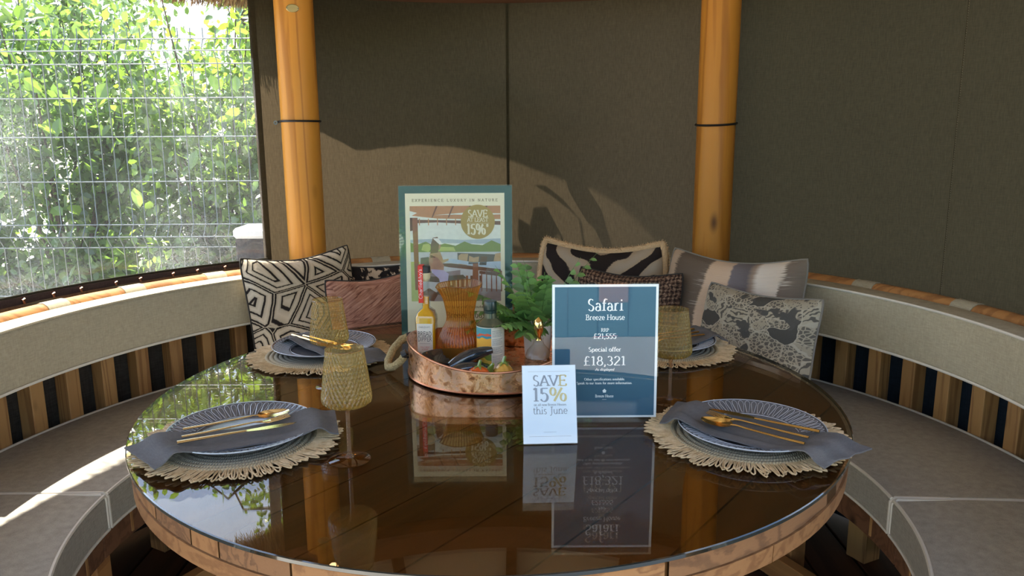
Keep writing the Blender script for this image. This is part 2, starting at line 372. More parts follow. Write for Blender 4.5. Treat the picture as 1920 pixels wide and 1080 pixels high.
POSTS=[-134,-90.8,-30.7,33.5,94,137]
for i,a in enumerate(POSTS):
    b=MB(); xx,yy=P(a,1.45)
    b.lathe([(0,0),(.069,0),(.0695,.6),(.0695,1.2),(.070,1.9),(0,1.9)],40)
    lab={2:'round honey pine post left of the back panel with a small oval plaque',3:'round honey pine post with dark knots right of the back panel'}.get(i)
    if i in (0,1,4,5): lab={0:'pine post at the near left side of the entrance',1:'pine post left of the clear window, outside the picture',4:'pine post at the far right, outside the picture',5:'pine post at the near right side of the entrance'}[i]
    o=tag(b.build('timber_post',M['post']),lab or 'round pine post outside the picture edge',cat='post',group='round roof posts')
    o.location=(xx,yy,0); o.rotation_euler=(0,0,R_(-a+ (150 if i==3 else 0)))
    if i in (2,3):
        k=MB(); z=1.375 if i==2 else 1.355
        pts=[( .0735*cos(t),.0735*sin(t), (0.006*sin(t*1+ (0 if i==2 else .6))) if i==3 else 0) for t in [2*PI*j/28 for j in range(28)]]
        k.tube(pts,.0042,6,closed=True)
        if i==2: k.tube([(-.075,-.01,0),(-.088,.012,-.002),(-.085,.03,0)],.0042,6); 
        c=tag(k.build('elastic_cord',M['cord']),'black elastic cord tied round the left post' if i==2 else 'black elastic cord tied round the right post','cord')
        c.location=(xx,yy,z)
        if i==2:
            k=MB(); k.lathe([(.003,0),(.008,0),(.008,.003),(.003,.003)],16); e=k.build('eyelet',M['steel'],c); e.location=(-.09,-.004,-.004); e.rotation_euler=(PI/2,0,0)
    if i==2:   # oval plaque facing the camera
        k=MB()
        k.lathe([(0,0),(.0155,0),(.0165,.001),(.0165,.003),(.0150,.004),(.0145,.003),(0,.003)],32)
        d=Vector((.0446-xx,-1.68-yy,0)).normalized(); 
        pl=tag(k.build('oval_plaque',M['brass']),'small oval brass plaque screwed to the left post','plaque')
        pl.location=(xx+d.x*.0695-.004,yy+d.y*.0695,1.765); pl.rotation_euler=(PI/2,0,math.atan2(d.x,-d.y)); pl.scale=(1.35,.85,1)
        for sx_ in (-1,1):
            k=MB(); k.lathe([(0,.004),(.0018,.004),(.0014,.0052),(0,.0055)],8); s_=k.build('screw',M['steel'],pl); s_.location=(sx_*.0142,0,-.001)

def canvas_pt(a,z,r=1.5):
    w=.006*noise.noise(Vector((a*.09,z*.8,1)))+.003*noise.noise(Vector((a*.3,z*1.2,4)))
    return P(a,r+w+ (0.0),z)
def canvas(name,a0,a1,z0,z1,mat,r=1.5,nz=24):
    b=MB(); n=max(2,int((a1-a0)/1.5)); b.grid(lambda u,v:canvas_pt(a0+(a1-a0)*u,z0+(z1-z0)*v,r),n,nz)
    return tag(b.build(name,mat,smooth=60),kind='structure')
wb=canvas('wall_back',-30.7,33.5,.02,1.9,M['canvas'],1.523)
wr=canvas('wall_right',33.5,94,.02,1.9,M['canvas_painted_shade'],1.523)
wr2=canvas('wall_front_right',94,137,.02,.83,M['canvas'],1.523)
wl1=canvas('wall_left_border',-36.3,-30.7,.02,1.9,M['canvas'],1.523,12)
wl2=canvas('wall_left_lower',-88,-36.3,.02,.83,M['canvas'],1.523)
wl3=canvas('wall_front_left',-91,-88,.02,1.9,M['canvas'],1.523,12)
wl4=canvas('wall_front_left_lower',-134,-91,.02,.83,M['canvas'],1.523)
# seams: doubled strips of canvas with a stitched edge
for a,par,w_ in ((1.2,wb,.42),(64.6,wr,.06)):
    b=MB(); b.grid(lambda u,v:P(a-w_/2+w_*u,1.517+.006*noise.noise(Vector((a*.09,(.02+1.88*v)*.8,1)))+.003*noise.noise(Vector((a*.3,(.02+1.88*v)*1.2,4))),.02+1.88*v),2,20)
    b.build('seam_strip',M['canvas_seam'],par)
    b=MB()
    for k in range(190):
        z=.62+k*.0068; r=1.5155+.006*noise.noise(Vector((a*.09,z*.8,1)))+.003*noise.noise(Vector((a*.3,z*1.2,4))); aa=a+(.10 if w_<.2 else .26)
        b.add([P(aa-.018,r,z),P(aa+.018,r,z),P(aa+.018,r,z+.004),P(aa-.018,r,z+.004)],[(0,1,2,3)])
    if w_<.2: o=b.build('stitching',M['stitch'],par,smooth=0,fix=False)
# dark sheets added behind the bench slats to darken gaps and stop stray sun
for nm,a0,a1,mt in (('wall_light_block_left',-90,-31,'light_block_brown'),('wall_light_block_back',-30,33,'light_block_brown'),('wall_light_block_right',34,93,'light_block_navy')):
    b=MB(); b.grid(lambda u,v:P(a0+(a1-a0)*u,1.4065+.0*noise.noise(Vector((a0+(a1-a0)*u*.5,v*2,1))),.02+(.838 if a0<-80 else .79)*v),90,6); tag(b.build(nm,M[mt],smooth=60),kind='structure')
b=MB(); b.grid(lambda u,v:P(-36.3+.9*u,1.512,.83+1.07*v),2,4); b.build('window_hem',M['canvas_seam'],wl1)
# clear film window
def film_pt(a,z):
    k=max(0,1-(z-.86)/.25)
    w=.010*noise.noise(Vector((a*.10,z*2.2,7)))+k*.008*noise.noise(Vector((a*.35,z*9,2)))
    return P(a,1.508+w,z)
wi=thing('window_1',None,None,kind='structure')
b=MB(); b.grid(lambda u,v:film_pt(-87.8+51.6*u,.845+1.05*v),120,60); b.build('pane',M['film'],wi,smooth=80)
b=MB(); b.ring([(1.490,.826),(1.516,.826),(1.516,.858),(1.490,.862)],-88,-36.2,40); b.build('bottom_tape',M['tape'],wi)
b=MB(); b.tube([P(-88+51.8*i/60,1.497,.864) for i in range(61)],.0045,6); b.build('hem_cord',M['canvas_seam'],wi)
for k in range(13):
    a=-85+k*3.9+random.uniform(-.7,.7); b=MB()
    b.tube([(0,0,-.012),(0,-.004,-.004),(0,0,.006),(.006,0,.008)],.0035,6); o=b.build('toggle',M['copper_rim'],wi); o.location=P(a,1.483,.847); o.rotation_euler=(0,0,R_(-a))
wi2=thing('window_2',None,None,kind='structure')
b=MB(); b.grid(lambda u,v:film_pt(-134+42.8*u,.845+1.05*v),50,20); b.build('pane',M['film'],wi2,smooth=80)

# ring beam and roof
rb=thing('trim_ring_beam',None,None,kind='structure')
for i in range(6):
    a0=POSTS[i]; a1=POSTS[(i+1)%6]+(360 if i==5 else 0)
    b=MB(); b.ring([(1.40,1.83),(1.50,1.83),(1.50,1.93),(1.40,1.93)],a0+.05,a1-.05,14); b.build('beam_segment',M['fascia'],rb)
roof=thing('ceiling',None,None,kind='structure')
b=MB(); b.lathe([(1.70,1.86),(1.40,2.02),(.02,2.75)],72); b.build('roof_lining',M['lining'],roof)
for i in range(18):
    a=1.4+20*i; b=MB(); L=1.62
    Mx=Matrix.Translation(Vector(P(a,1.68,1.84)))@Matrix.Rotation(R_(-a)+PI,4,'Z')@Matrix.Rotation(math.atan2(.88,1.6),4,'X')
    b.box(-.022,.022,0,1.75,-.03,.025,M=Mx); b.build('rafter',M['fascia'],roof,smooth=0)
b=MB(); b.lathe([(0,2.62),(.09,2.62),(.09,2.8),(0,2.8)],12); b.build('roof_boss',M['fascia'],roof)
b=MB(); b.lathe([(1.56,1.935),(1.63,1.855),(1.72,1.91),(1.2,2.5),(.2,3.1),(0,3.15)],90); b.build('thatch_body',M['thatch'],roof)
def tinted(mb,name,mat,parent,tint_per_face):
    o=mb.build(name,mat,parent,smooth=0,fix=False); me=o.data
    at=me.attributes.new('tint','FLOAT','FACE'); at.data.foreach_set('value',tint_per_face); return o
LIP_A=[-34,-30,-26,-18,-10,-3,3,10]; LIP_Z=[1.80,1.75,1.70,1.765,1.796,1.815,1.87,1.90]  # unseen eave lip added, its edge shaped to cast the canvas shadow line
b=MB(); b.grid(lambda u,v:P(-33.5+100*u,[1.725,1.745,1.735,1.70][min(3,int(v*3+.5))],[1.93,np.interp(-33.5+100*u,LIP_A,LIP_Z)+.006*noise.noise(Vector((u*160,0,3))),np.interp(-33.5+100*u,LIP_A,LIP_Z)+.006*noise.noise(Vector((u*160,0,3))),1.93][min(3,int(v*3+.5))]),200,3); b.build('shadow_lip',M['thatch'],roof,smooth=0)
b=MB(); tint=[]
for i in range(15000):
    a=random.uniform(-112,112) if i>6000 else random.uniform(-70,-25)
    s=random.random(); r0=1.50+.18*s+random.uniform(-.02,.02); z0=2.035-.20*s+random.uniform(-.02,.01); L=random.uniform(.05,.14)
    if random.random()<.5: r0=random.uniform(1.64,1.705); z0=1.875+random.uniform(0,.04); L=random.uniform(.045,.095)
    p=Vector(P(a,r0,z0)); q=Vector(P(a+random.gauss(0,.5),r0+L*random.uniform(.35,.6),z0-L*random.uniform(.75,1.0)))
    if q.z<1.79+.015*noise.noise(Vector((a*.25,0,0))): q.z=1.79+random.uniform(-.006,.012)
    sft=-.045 if a<-33 else 0.0; rs=1+sft/1.7; p.x*=rs;p.y*=rs;q.x*=rs;q.y*=rs
    if a>=-33: q.z=max(q.z,float(np.interp(a,LIP_A,LIP_Z))+.015)
    w=Vector(P(a+90,.0011 if random.random()<.7 else .0018,0)); w.z=0
    b.add([p-w,p+w,q+w*.7,q-w*.7],[(0,1,2,3)]); tint.append(random.random())
o=tinted(b,'straw_fringe',M['straw'],roof,tint); o['kind']='stuff'
# two ceiling spotlights near the posts (seen mirrored in the table)
for a,l in ((-31,'small dark ceiling spotlight beside the left post'),(31.5,'small dark ceiling spotlight beside the right post')):
    s=thing('ceiling_spotlight',l,'spotlight',P(a,1.33,1.875),R_(-a),group=None)
    b=MB(); b.lathe([(0,.10),(.024,.10),(.024,-.03),(.021,-.03),(.021,.0),(0,.0)],20); h=b.build('housing',M['bin'],s); h.rotation_euler=(R_(-35),0,0)
    b=MB(); b.lathe([(0,-.024),(.020,-.024),(.020,-.018),(0,-.018)],20)
    t=NT('warm_lamp_glow'); em=t.n('ShaderNodeEmission',{'Color':(1,.62,.3,1),'Strength':9}); 
    l_=b.build('lens',t.done(em.outputs[0]),s); l_.rotation_euler=(R_(-35),0,0)
    b=MB(); b.tube([(0,.02,.04),(0,.09,.03)],.006,6); b.build('bracket',M['bin'],s)

# ------------------------------------------------------------ bench
bench=thing('curved_bench','curved timber bench with slatted back running round the table','bench')
SEG=list(zip(POSTS[:-1],POSTS[1:]))
def arc_tube(a0,a1,r,z,rad,n=30,k=8): 
    b=MB(); b.tube([P(a0+(a1-a0)*i/n,r,z) for i in range(n+1)],rad,k); return b
for (a0,a1) in SEG:
    b=MB(); b.ring([(.925,.335),(.965,.335),(.965,.408),(.925,.408)],a0+.2,a1-.2,16); b.build('seat_rail',M['fascia'],bench)
    for k in range(4):
        aa=a0+(a1-a0)*(k+.5)/4; b=MB(); Mx=Matrix.Translation(Vector(P(aa,.9235,.372)))@Matrix.Rotation(R_(-aa),4,'Z'); b.box(-.004,.004,-.001,.002,-.03,.034,M=Mx); b.build('joint_block',M['slat'],bench,smooth=0)
    b=MB(); b.ring([(.965,.385),(1.34,.385),(1.34,.408),(.965,.408)],a0+.2,a1-.2,16); b.build('seat_board',M['fascia'],bench)
    b=MB(); n=18; sec=[(1.362+.036*cos(t),.822+.036*sin(t)) for t in [2*PI*j/14 for j in range(14)]]
    b.ring(sec,a0+2.9,a1-2.9,24); b.build('back_rail',M['rail'],bench)
    b=MB(); b.ring([(1.409,.66),(1.43,.66),(1.43,.72),(1.409,.72)],a0+3,a1-3,24); b.build('hidden_rail',M['fascia'],bench)
    m=int(round((a1-a0)/4.95)); 
    for k in range(m):
        aa=a0+(a1-a0)*(k+.5)/m
        b=MB(); b.box(-.022,.022,-.026,.026,.0,.385,bev=.002); o=b.build('slat',M['slat'],bench,smooth=0); o.location=P(aa,1.378,.40); o.rotation_euler=(0,0,R_(-aa))
    for aa in (a0+1.5,(a0+a1)/2):
        b=MB(); b.box(-.032,.032,-.03,.03,0,.335,bev=.003); o=b.build('leg',M['rail'],bench,smooth=0); o.location=P(aa,.975,0); o.rotation_euler=(0,0,R_(-aa))
        b=MB(); b.box(-.035,.035,-.035,.035,0,.385,bev=.003); o=b.build('rear_leg',M['slat'],bench,smooth=0); o.location=P(aa+1,1.27,0); o.rotation_euler=(0,0,R_(-aa))
    pa,pb=Vector(P(a0+2,1.03,0)),Vector(P(a1-2,1.03,0)); d=(pb-pa); L=d.length; Mx=Matrix.Translation((pa+pb)/2)@Matrix.Rotation(math.atan2(d.y,d.x),4,'Z')
    b=MB(); b.box(-L/2,L/2,-.018,.018,.03,.10,bev=.002); o=b.build('floor_strut',M['rail'],bench,smooth=0); o.matrix_local=Mx
# straps round the back rail
for aa in (-69.5,-58.7,-46.5,-20.1,29.0,59.0,73.4,-80):
    b=MB(); b.ring([(1.362+.0385*cos(t),.822+.0385*sin(t)) for t in [2*PI*j/14 for j in range(14)]],aa-1.5,aa+1.5,4); b.build('rail_strap',M['cushion'],bench)

def rrect(r0,r1,z0,z1,c,dome=0,n=5):
    pts=[]
    for (cx_,cz_,a0) in ((r1-c,z1-c,0),(r0+c,z1-c,90),(r0+c,z0+c,180),(r1-c,z0+c,270)):
        for k in range(n): 
            t=R_(a0+90*k/(n-1)); pts.append((cx_+c*cos(t),cz_+c*sin(t)))
        if a0==0 and dome:
            for k in range(1,8): 
                u=k/8; pts.append((r1-c+(r0-r1+2*c)*u,z1+dome*sin(PI*u)))
    return pts
SL={0:'grey seat cushion at the near left end of the bench, low in the corner',1:'long grey seat cushion in front of the window with a patch of sun on it',2:'grey seat cushion under the row of pillows behind the table',3:'long shaded grey seat cushion on the right side of the bench',4:'grey seat cushion at the near right end of the bench, low in the corner'}
BL={0:'grey back cushion outside the left picture edge',1:'grey back cushion below the window with its top face in full sun',2:'grey back cushion hidden behind the pillows and the poster',3:'shaded grey back cushion on the right with cream piping on both edges',4:'grey back cushion outside the right picture edge'}
def domed(mb,amt): pass
for i,(a0,a1) in enumerate(SEG):
    c=thing('seat_cushion',SL[i],'cushion',group='bench seat cushions')
    b=MB(); b.ring(rrect(.905,1.345,.410,.499,.012,.006),a0+.35,a1-.35,40); b.build('cushion_body',M['seat'],c,smooth=50)
    for (r,z) in ((.908,.498),(.905,.414),(1.343,.498)): arc_tube(a0+.35,a1-.35,r,z,.0042,40,6).build('piping',M['piping'],c)
    for aa in (a0+.35,a1-.35):
        b=MB(); b.tube([P(aa,.906,.414),P(aa,.906,.492),P(aa,.915,.500),P(aa,1.335,.500),P(aa,1.344,.492)],.0042,6); b.build('piping',M['piping'],c)
    c=thing('back_cushion',BL[i],'cushion',group='bench back cushions')
    b=MB(); b.ring(rrect(1.222,1.318,.690,.848,.013),a0+.4,a1-.4,40); b.build('cushion_body',M['cushion'],c,smooth=50)
    for (r,z) in ((1.224,.846),(1.222,.693)): arc_tube(a0+.4,a1-.4,r,z,.0040,40,6).build('piping',M['piping'] if not(i==1 and z>.8) else M['cushion'],c)

# ------------------------------------------------------------ table
TB=thing('round_table','large round timber table under brown tinted glass','table')
TR=.752
PA=52.0; pd=Vector((cos(R_(PA)),sin(R_(PA)))); pn=Vector((-sin(R_(PA)),cos(R_(PA))))
seams=[-.78,-.636,-.50,-.36,-.218,-.082,-.012,.11,.25,.39,.53,.66,.78]
for i,(s0,s1) in enumerate(zip(seams[:-1],seams[1:])):
    r=TR-.004; s0c,s1c=max(s0+.0018,-r+.0005),min(s1-.0018,r-.0005)
    if s1c-s0c<.01: continue
    N=12; top=[]
    for k in range(N+1):
        s=s0c+(s1c-s0c)*k/N; top.append((math.sqrt(max(r*r-s*s,0)),s))
    pts=top+[(-x_,s) for (x_,s) in top[::-1]]
    vs=[(p[0],p[1],z) for z in (-.0,-.032) for p in pts]; n=len(pts)
    fs=[tuple(range(n)),tuple(range(n,2*n))[::-1]]+[(k,(k+1)%n,n+(k+1)%n,n+k) for k in range(n)]
    b=MB(); b.add(vs,fs); b.m=[0,0]+[0 if k in (N,2*N+1) else 1 for k in range(n)]
    o=b.build('tabletop_plank',[M['plank'],M['edge'] if i%2 else M['edge_end']],TB,smooth=0); o.location=(0,0,.7305); o.rotation_euler=(0,0,R_(PA))
b=MB(); b.lathe([(0,.670),(.735,.670),(.735,.696),(0,.696)],64); b.build('seam_light_block',M['fascia'],TB,smooth=30)  # unseen dark board added under the planks to keep the seams dark
for k in range(8):
    b=MB(); b.ring([(.736,-.062),(TR-.002,-.062),(TR-.001,-.033),(.736,-.033)],k*45+9.1,k*45+53.9,16); o=b.build('apron_segment',M['edge'],TB,smooth=40); o.location=(0,0,.7305)
b=MB(); b.lathe([(0,.7315),(TR+.003,.7315),(TR+.0045,.733),(TR+.0045,.7385),(TR+.003,.74),(0,.74)],160)
b.m=[ (0 if (j%5) in (0,4) else 1) for _ in range(160) for j in range(5)]
b.build('glass_top',[M['table_glass'],M['glass_edge']],TB,smooth=30)
b=MB(); b.lathe([(0,.0),(.30,.0),(.30,.05),(.13,.09),(.09,.2),(.09,.55),(.16,.64),(.16,.668),(0,.668)],12); b.build('pedestal',M['slat'],TB,smooth=0)
for k in range(4):
    b=MB(); b.box(.08,.66,-.03,.03,.60,.668,bev=.003); o=b.build('bearer',M['slat'],TB,smooth=0); o.rotation_euler=(0,0,R_(k*90+PA))

# ------------------------------------------------------------ place settings
ZT=.7405
def make_mat():
    m=thing('placemat','x','placemat',group='fringed placemats')
    prof=[(0,0.001)]
    nr=11
    for k in range(nr):
        r0=.012+k*.0122
        prof+= [(r0,.0035),(r0+.003,.0068),(r0+.009,.0068),(r0+.0118,.0035)]
    prof+=[(.148,.001),(0,.0005)]
    b=MB(); b.lathe(prof,96); b.build('woven_disc',M['coil'],m,smooth=50)
    b=MB(); n=190
    for k in range(n):
        a=2*PI*k/n+random.gauss(0,.008); L=random.uniform(.040,.058); w=random.uniform(.0035,.006); sk=random.gauss(0,.10)
        z1=random.uniform(.0015,.006)
        pts=[]
        for j in range(9):
            u=j/8; th=u*PI; rr=.138+L*sin(th)**.8; off=w*cos(th)*(1+.3*sin(th)); aa=a+sk*sin(th)*.35
            pts.append((rr*cos(aa)-off*sin(aa),rr*sin(aa)+off*cos(aa),.0045+z1*sin(th)*.6- .002*sin(th)))
        b.tube(pts,.00155,4,cap=False)
    o=b.build('fringe',M['fringe'],m,smooth=60,fix=False); o['kind']='stuff'
    return m
def make_plate():
    p=thing('dinner_plate','x','plate',group='fluted grey plates')
    nf=60; prof=[(0,.004),(.080,.004),(.086,.0055),(.092,.008),(.110,.013),(.128,.0185),(.136,.0215),(.1375,.0215),(.1365,.019),(.120,.012),(.092,.003),(.070,.0),(0,.0)]
    def fx(r,z,a): 
        return r
    b=MB(); vs=[];k=len(prof);n=nf*4
    for i in range(n):
        a=2*PI*i/n
        for j,(r,z) in enumerate(prof):
            dz=0
            if .088<r<.134 and j<7: dz=-.0016*(.5+.5*cos(a*nf))
            vs.append((r*cos(a),r*sin(a),z+dz))
    b.add(vs,[(i*k+j,((i+1)%n)*k+j,((i+1)%n)*k+j+1,i*k+j+1) for i in range(n) for j in range(k-1)])
    b.build('plate_body',M['plate'],p,smooth=60)
    b=MB()
    def zr(r): return np.interp(r,[.080,.086,.092,.110,.128,.136],[.004,.0055,.008,.013,.0185,.0215])
    for i in range(nf):
        a=2*PI*(i+.5)/nf; hw=2*PI/nf*.38; pts=[]
        for (da,r) in [(-.35,.093),(-.7,.105),(-1,.122),(-.8,.1285),(-.4,.1315),(0,.1325),(.4,.1315),(.8,.1285),(1,.122),(.7,.105),(.35,.093)]:
            aa=a+da*hw; pts.append((r*cos(aa),r*sin(aa),zr(r)+.0006))
        b.tube(pts,.0005,3,cap=False)
    o=b.build('glaze_lines',M['plateline'],p,smooth=60,fix=False)
    b=MB(); b.tube([(.1370*cos(t),.1370*sin(t),.0213) for t in [2*PI*j/90 for j in range(90)]],.0011,6,closed=True); b.tube([(.0895*cos(t),.0895*sin(t),.0078) for t in [2*PI*j/90 for j in range(90)]],.0008,4,closed=True); b.build('rim_line',M['plateline'],p)
    return p
def napkin_z(s,w):
    s_=abs(s)
    z=np.interp(s_,[0,.07,.10,.125,.137,.148,.165,.19,.21],[.0125,.0135,.0195,.0265,.0285,.0265,.014,.0085,.0082])
    return z
def make_napkin(seed,endrot=.5):
    b=MB(); random.seed(seed); L=.178; Wd=.054
    def fn(u,v):
        s=(u-.5)*2*L; 
        ww=Wd*(1+.22*abs(u-.5)*2)*(1-.12*cos((u-.5)*PI)); w=(v-.5)*2*ww
        skew=.018*(v-.5)*2*(1 if u>.5 else -1)*max(0,abs(u-.5)*2-.55)/.45
        zz=napkin_z(math.hypot(s,w*.8),w)+.0022*noise.noise(Vector((s*14,w*40,seed)))+.003*abs(noise.noise(Vector((s*6+seed,w*22,0))))
        # layered fold: a raised ridge along one long side
        zz+=.0022*math.exp(-((v-.2)/.06)**2)+.0015*math.exp(-((v-.62)/.05)**2)
        return (s+skew,w+.010*sin(s*14+seed),zz)
    b.grid(fn,44,16)
    top=list(b.v); n=len(top); 
    b.v+= [(x_,y_,z_-.0028) for (x_,y_,z_) in top]
    NU,NV=44,16; fl=[tuple(i+n for i in f[::-1]) for f in b.f]; b.f+=fl
    def id_(i,j): return i*(NV+1)+j
    for i in range(NU):
        for j in (0,NV): b.f.append((id_(i,j),id_(i+1,j),id_(i+1,j)+n,id_(i,j)+n))
    for j in range(NV):
        for i in (0,NU): b.f.append((id_(i,j),id_(i,j+1),id_(i,j+1)+n,id_(i,j)+n))
    b.m=[0]*len(b.f)
    return b
def cut_spoon():
    b=MB(); 
    def bowl(u,v):
        a=2*PI*u; r=v; x_=.062+.031*r*cos(a)*(1.0 if cos(a)>0 else 1.0); y_=.0205*r*sin(a)*(1-.18*cos(a)); return (x_,y_,.0045*r*r-.0045+.005)
    b.grid(bowl,28,5,closeu=True); top=len(b.v)
    b2=[(x_,y_,z_-.0014) for (x_,y_,z_) in b.v]; f2=[f[::-1] for f in b.f]; b.add(b2,f2)
    b.tube([(.033,0,.0045),(.022,0,.006),(0,0,.0045),(-.06,0,.003),(-.105,0,.003)],[.0028,.0024,.0032,.0038,.0042],8,flat=.55)
    return b
def cut_fork():
    b=MB(); b.tube([(.040,0,.003),(.024,0,.005),(0,0,.0045),(-.06,0,.003),(-.105,0,.003)],[.0042,.0024,.003,.0036,.0040],8,flat=.55)
    b.tube([(.036,0,.003),(.048,0,.0015),(.056,0,.0018)],[.004,.0095,.0105],10,flat=.16)
    for k in range(4):
        y=(-1.5+k)*.0056; b.tube([(.052,y*.95,.0018),(.07,y,.003),(.092,y,.0065)],[.0018,.0014,.0008],5,flat=.8)
    return b
def cut_knife():
    b=MB(); n=14; up=[];lo=[]
    for i in range(n+1):
        u=i/n; x_=.008+.095*u; up.append((x_,.0035+.0015*sin(PI*u)*1.0-.004*max(0,u-.7)/.3)); lo.append((x_,-.0035-.0075*sin(PI*min(1,u*1.05))**.7 if u<.95 else .001))
    pts=up+lo[::-1]; m=len(pts)
    b.add([(x_,y,z) for z in (.0028,.0042) for (x_,y) in pts],[tuple(range(m))[::-1],tuple(range(m,2*m))]+[(k,(k+1)%m,m+(k+1)%m,m+k) for k in range(m)])
    b.tube([(.012,0,.0035),(0,0,.0038),(-.06,0,.0038),(-.108,0,.0038)],[.0032,.0038,.0048,.0056],8,flat=.5)
    return b
mat0=make_mat(); plate0=make_plate()
SET=[ # name, mat centre, plate centre, napkin (x,y,ang,seed), cutlery list, metal
 ('FL',(-.480,-.287),(-.478,-.276),(-.462,-.318,31,3),[('spoon',-.485,-.262,29),('fork',-.473,-.297,31),('knife',-.463,-.330,27)],'champ'),
 ('FR',(.497,-.275),(.502,-.283),(.492,-.312,-42,5),[('knife',.520,-.285,145),('fork',.498,-.306,140),('spoon',.480,-.334,140)],'gold'),
 ('BL',(-.470,.312),(-.465,.335),(-.440,.300,-42,9),[('knife',-.487,.318,-43),('fork',-.452,.322,-38),('spoon',-.440,.300,-47)],'gold'),
 ('BR',(.460,.350),(.462,.362),(.468,.345,24,12),[('spoon',.468,.350,205),('fork',.475,.325,203),('knife',.460,.378,206)],'gold')]
WH={'FL':'front left of the table','FR':'front right of the table','BL':'back left by the maze pillow','BR':'back right behind the price sign'}
mesh_cut={k:f() for k,f in (('spoon',cut_spoon),('fork',cut_fork),('knife',cut_knife))}
built={}
for i,(k,mc,pc,nk,cl,met) in enumerate(SET):
    lab='round woven placemat with looped jute fringe, '+WH[k]
    if i==0: mat0['label']=lab; mat0.location=(*mc,ZT); mat0.rotation_euler=(0,0,.3)
    else: dup(mat0,(*mc,ZT),i*1.3,lab)
    lab='slate grey fluted dinner plate, '+WH[k]
    if i==0: plate0['label']=lab; plate0.location=(*pc,ZT+.007)
    else: dup(plate0,(*pc,ZT+.007),i*.02,lab)
    o=tag(make_napkin(nk[3]).build('napkin',M['napkin'],smooth=70),'folded slate grey napkin draped over the plate, '+WH[k],'napkin',group='slate grey napkins')
    o.location=(nk[0],nk[1],ZT+.0085); o.rotation_euler=(0,0,R_(nk[2]))
    for (c,cx_,cy_,an) in cl:
        if (c,met) in built: o=built[(c,met)].copy(); COL.objects.link(o)
        else: o=mesh_cut[c].build(c,M[met],smooth=50); built[(c,met)]=o
        tag(o,('champagne' if met=='champ' else 'gold')+' coloured '+c+' on the napkin, '+WH[k],c,group='gold cutlery on the napkins')
        o.name=c; o.location=(cx_,cy_,ZT+.0325); o.rotation_euler=(0,0,R_(an))
# ------------------------------------------------------------ wine glasses
def make_glass():
    g=thing('wine_glass','x','wine glass',group='amber textured wine glasses')
    b=MB(); b.lathe([(.0335,.208),(.0445,.125),(.0450,.118),(.0435,.111),(.038,.1065),(.02,.104),(.0,.103)],64); b.build('bowl',M['amber'],g,smooth=60)
    b=MB(); b.tube([(.0337*cos(t),.0337*sin(t),.208) for t in [2*PI*j/48 for j in range(48)]],.0008,5,closed=True); b.build('rim',M['amber_stem'],g)
    b=MB(); b.lathe([(0,.104),(.009,.1035),(.005,.097),(.0036,.088),(.0034,.02),(.0048,.010),(.009,.0055),(0,.005)],20,fx=lambda r,z,a:r*(1+.10*sin(3*a+z*500) if .012<z<.095 else 1)); b.build('stem',M['amber_stem'],g,smooth=50)
    b=MB(); b.lathe([(0,.0062),(.010,.0055),(.024,.0030),(.036,.0012),(.0375,.0006),(.036,0),(0,0)],56); b.build('foot',M['amber_foot'],g,smooth=50)
    return g
gl=make_glass(); gl['label']='amber textured wine glass nearest the camera, in front of the other left glass'; gl.location=(-.251,-.376,ZT)
dup(gl,(-.380,.046,ZT),1,'amber textured wine glass standing by the back left plate')
dup(gl,(.388,-.077,ZT),2,'amber textured wine glass right of the blue price sign')

# ------------------------------------------------------------ copper tray and what stands in it
TX,TY=.0,.172; TA,TBB=.213,.203
tray=thing('copper_tray','oval mottled copper tray with rope handles in the middle of the table','tray',(TX,TY,ZT))
def rimh(a): return .053+.034*cos(a)**2
b=MB(); n=96; vs=[]; 
for i in range(n):
    a=2*PI*i/n; h=rimh(a)
    for (d,z) in ((0,.004),(-.002,0),(0,.0),(.0,.004),(.002,.004),(.0005,h),(-.0015,h),(-.002,.006)):
        vs.append(((TA+d)*cos(a),(TBB+d)*sin(a),z))
fs=[(i*8+j,((i+1)%n)*8+j,((i+1)%n)*8+j+1,i*8+j+1) for i in range(n) for j in range(3,7)]
b.add(vs,fs); 
b.add([((TA-.001)*cos(2*PI*i/n),(TBB-.001)*sin(2*PI*i/n),z) for z in (.0,.004) for i in range(n)],[tuple(range(n))[::-1],tuple(range(n,2*n))])
b.build('tray_body',M['copper'],tray,smooth=40)
for off,f in ((.0012,lambda a:rimh(a)),(.002,lambda a:.004)):
    b=MB(); b.tube([((TA+off)*cos(t),(TBB+off)*sin(t),f(t)) for t in [2*PI*j/96 for j in range(96)]],.0026,6,closed=True); b.build('rolled_rim',M['copper_rim'],tray)
for s in (-1,1):
    b=MB(); pts=[(-.002,.052,.074),(-.025,.050,.066),(-.045,.035,.045),(-.055,.005,.022),(-.050,-.025,.014),(-.032,-.045,.022),(-.012,-.050,.040),(-.002,-.048,.055)]
    pts=[Vector(p) for p in pts]; q=[]
    for i in range(len(pts)-1):
        for u in (0,.33,.66): q.append(pts[i].lerp(pts[i+1],u))
    q.append(pts[-1]); b.tube(q,[.0095*(1+.06*(i%2)) for i in range(len(q))],10)
    o=b.build('rope_handle',M['rope'],tray,smooth=70); o.location=(s*(TA+.0),0,0); o.rotation_euler=(0,0,0 if s<0 else PI)
    for y in (.052,-.048):
        b=MB(); b.tube([(-.010,y,.071 if y>0 else .050),(.001,y,.074 if y>0 else .056)],.0115,10); k=b.build('handle_binding',M['cord'],tray); k.location=(s*(TA+.0),0,0); k.rotation_euler=(0,0,0 if s<0 else PI)
ZI=ZT+.0045

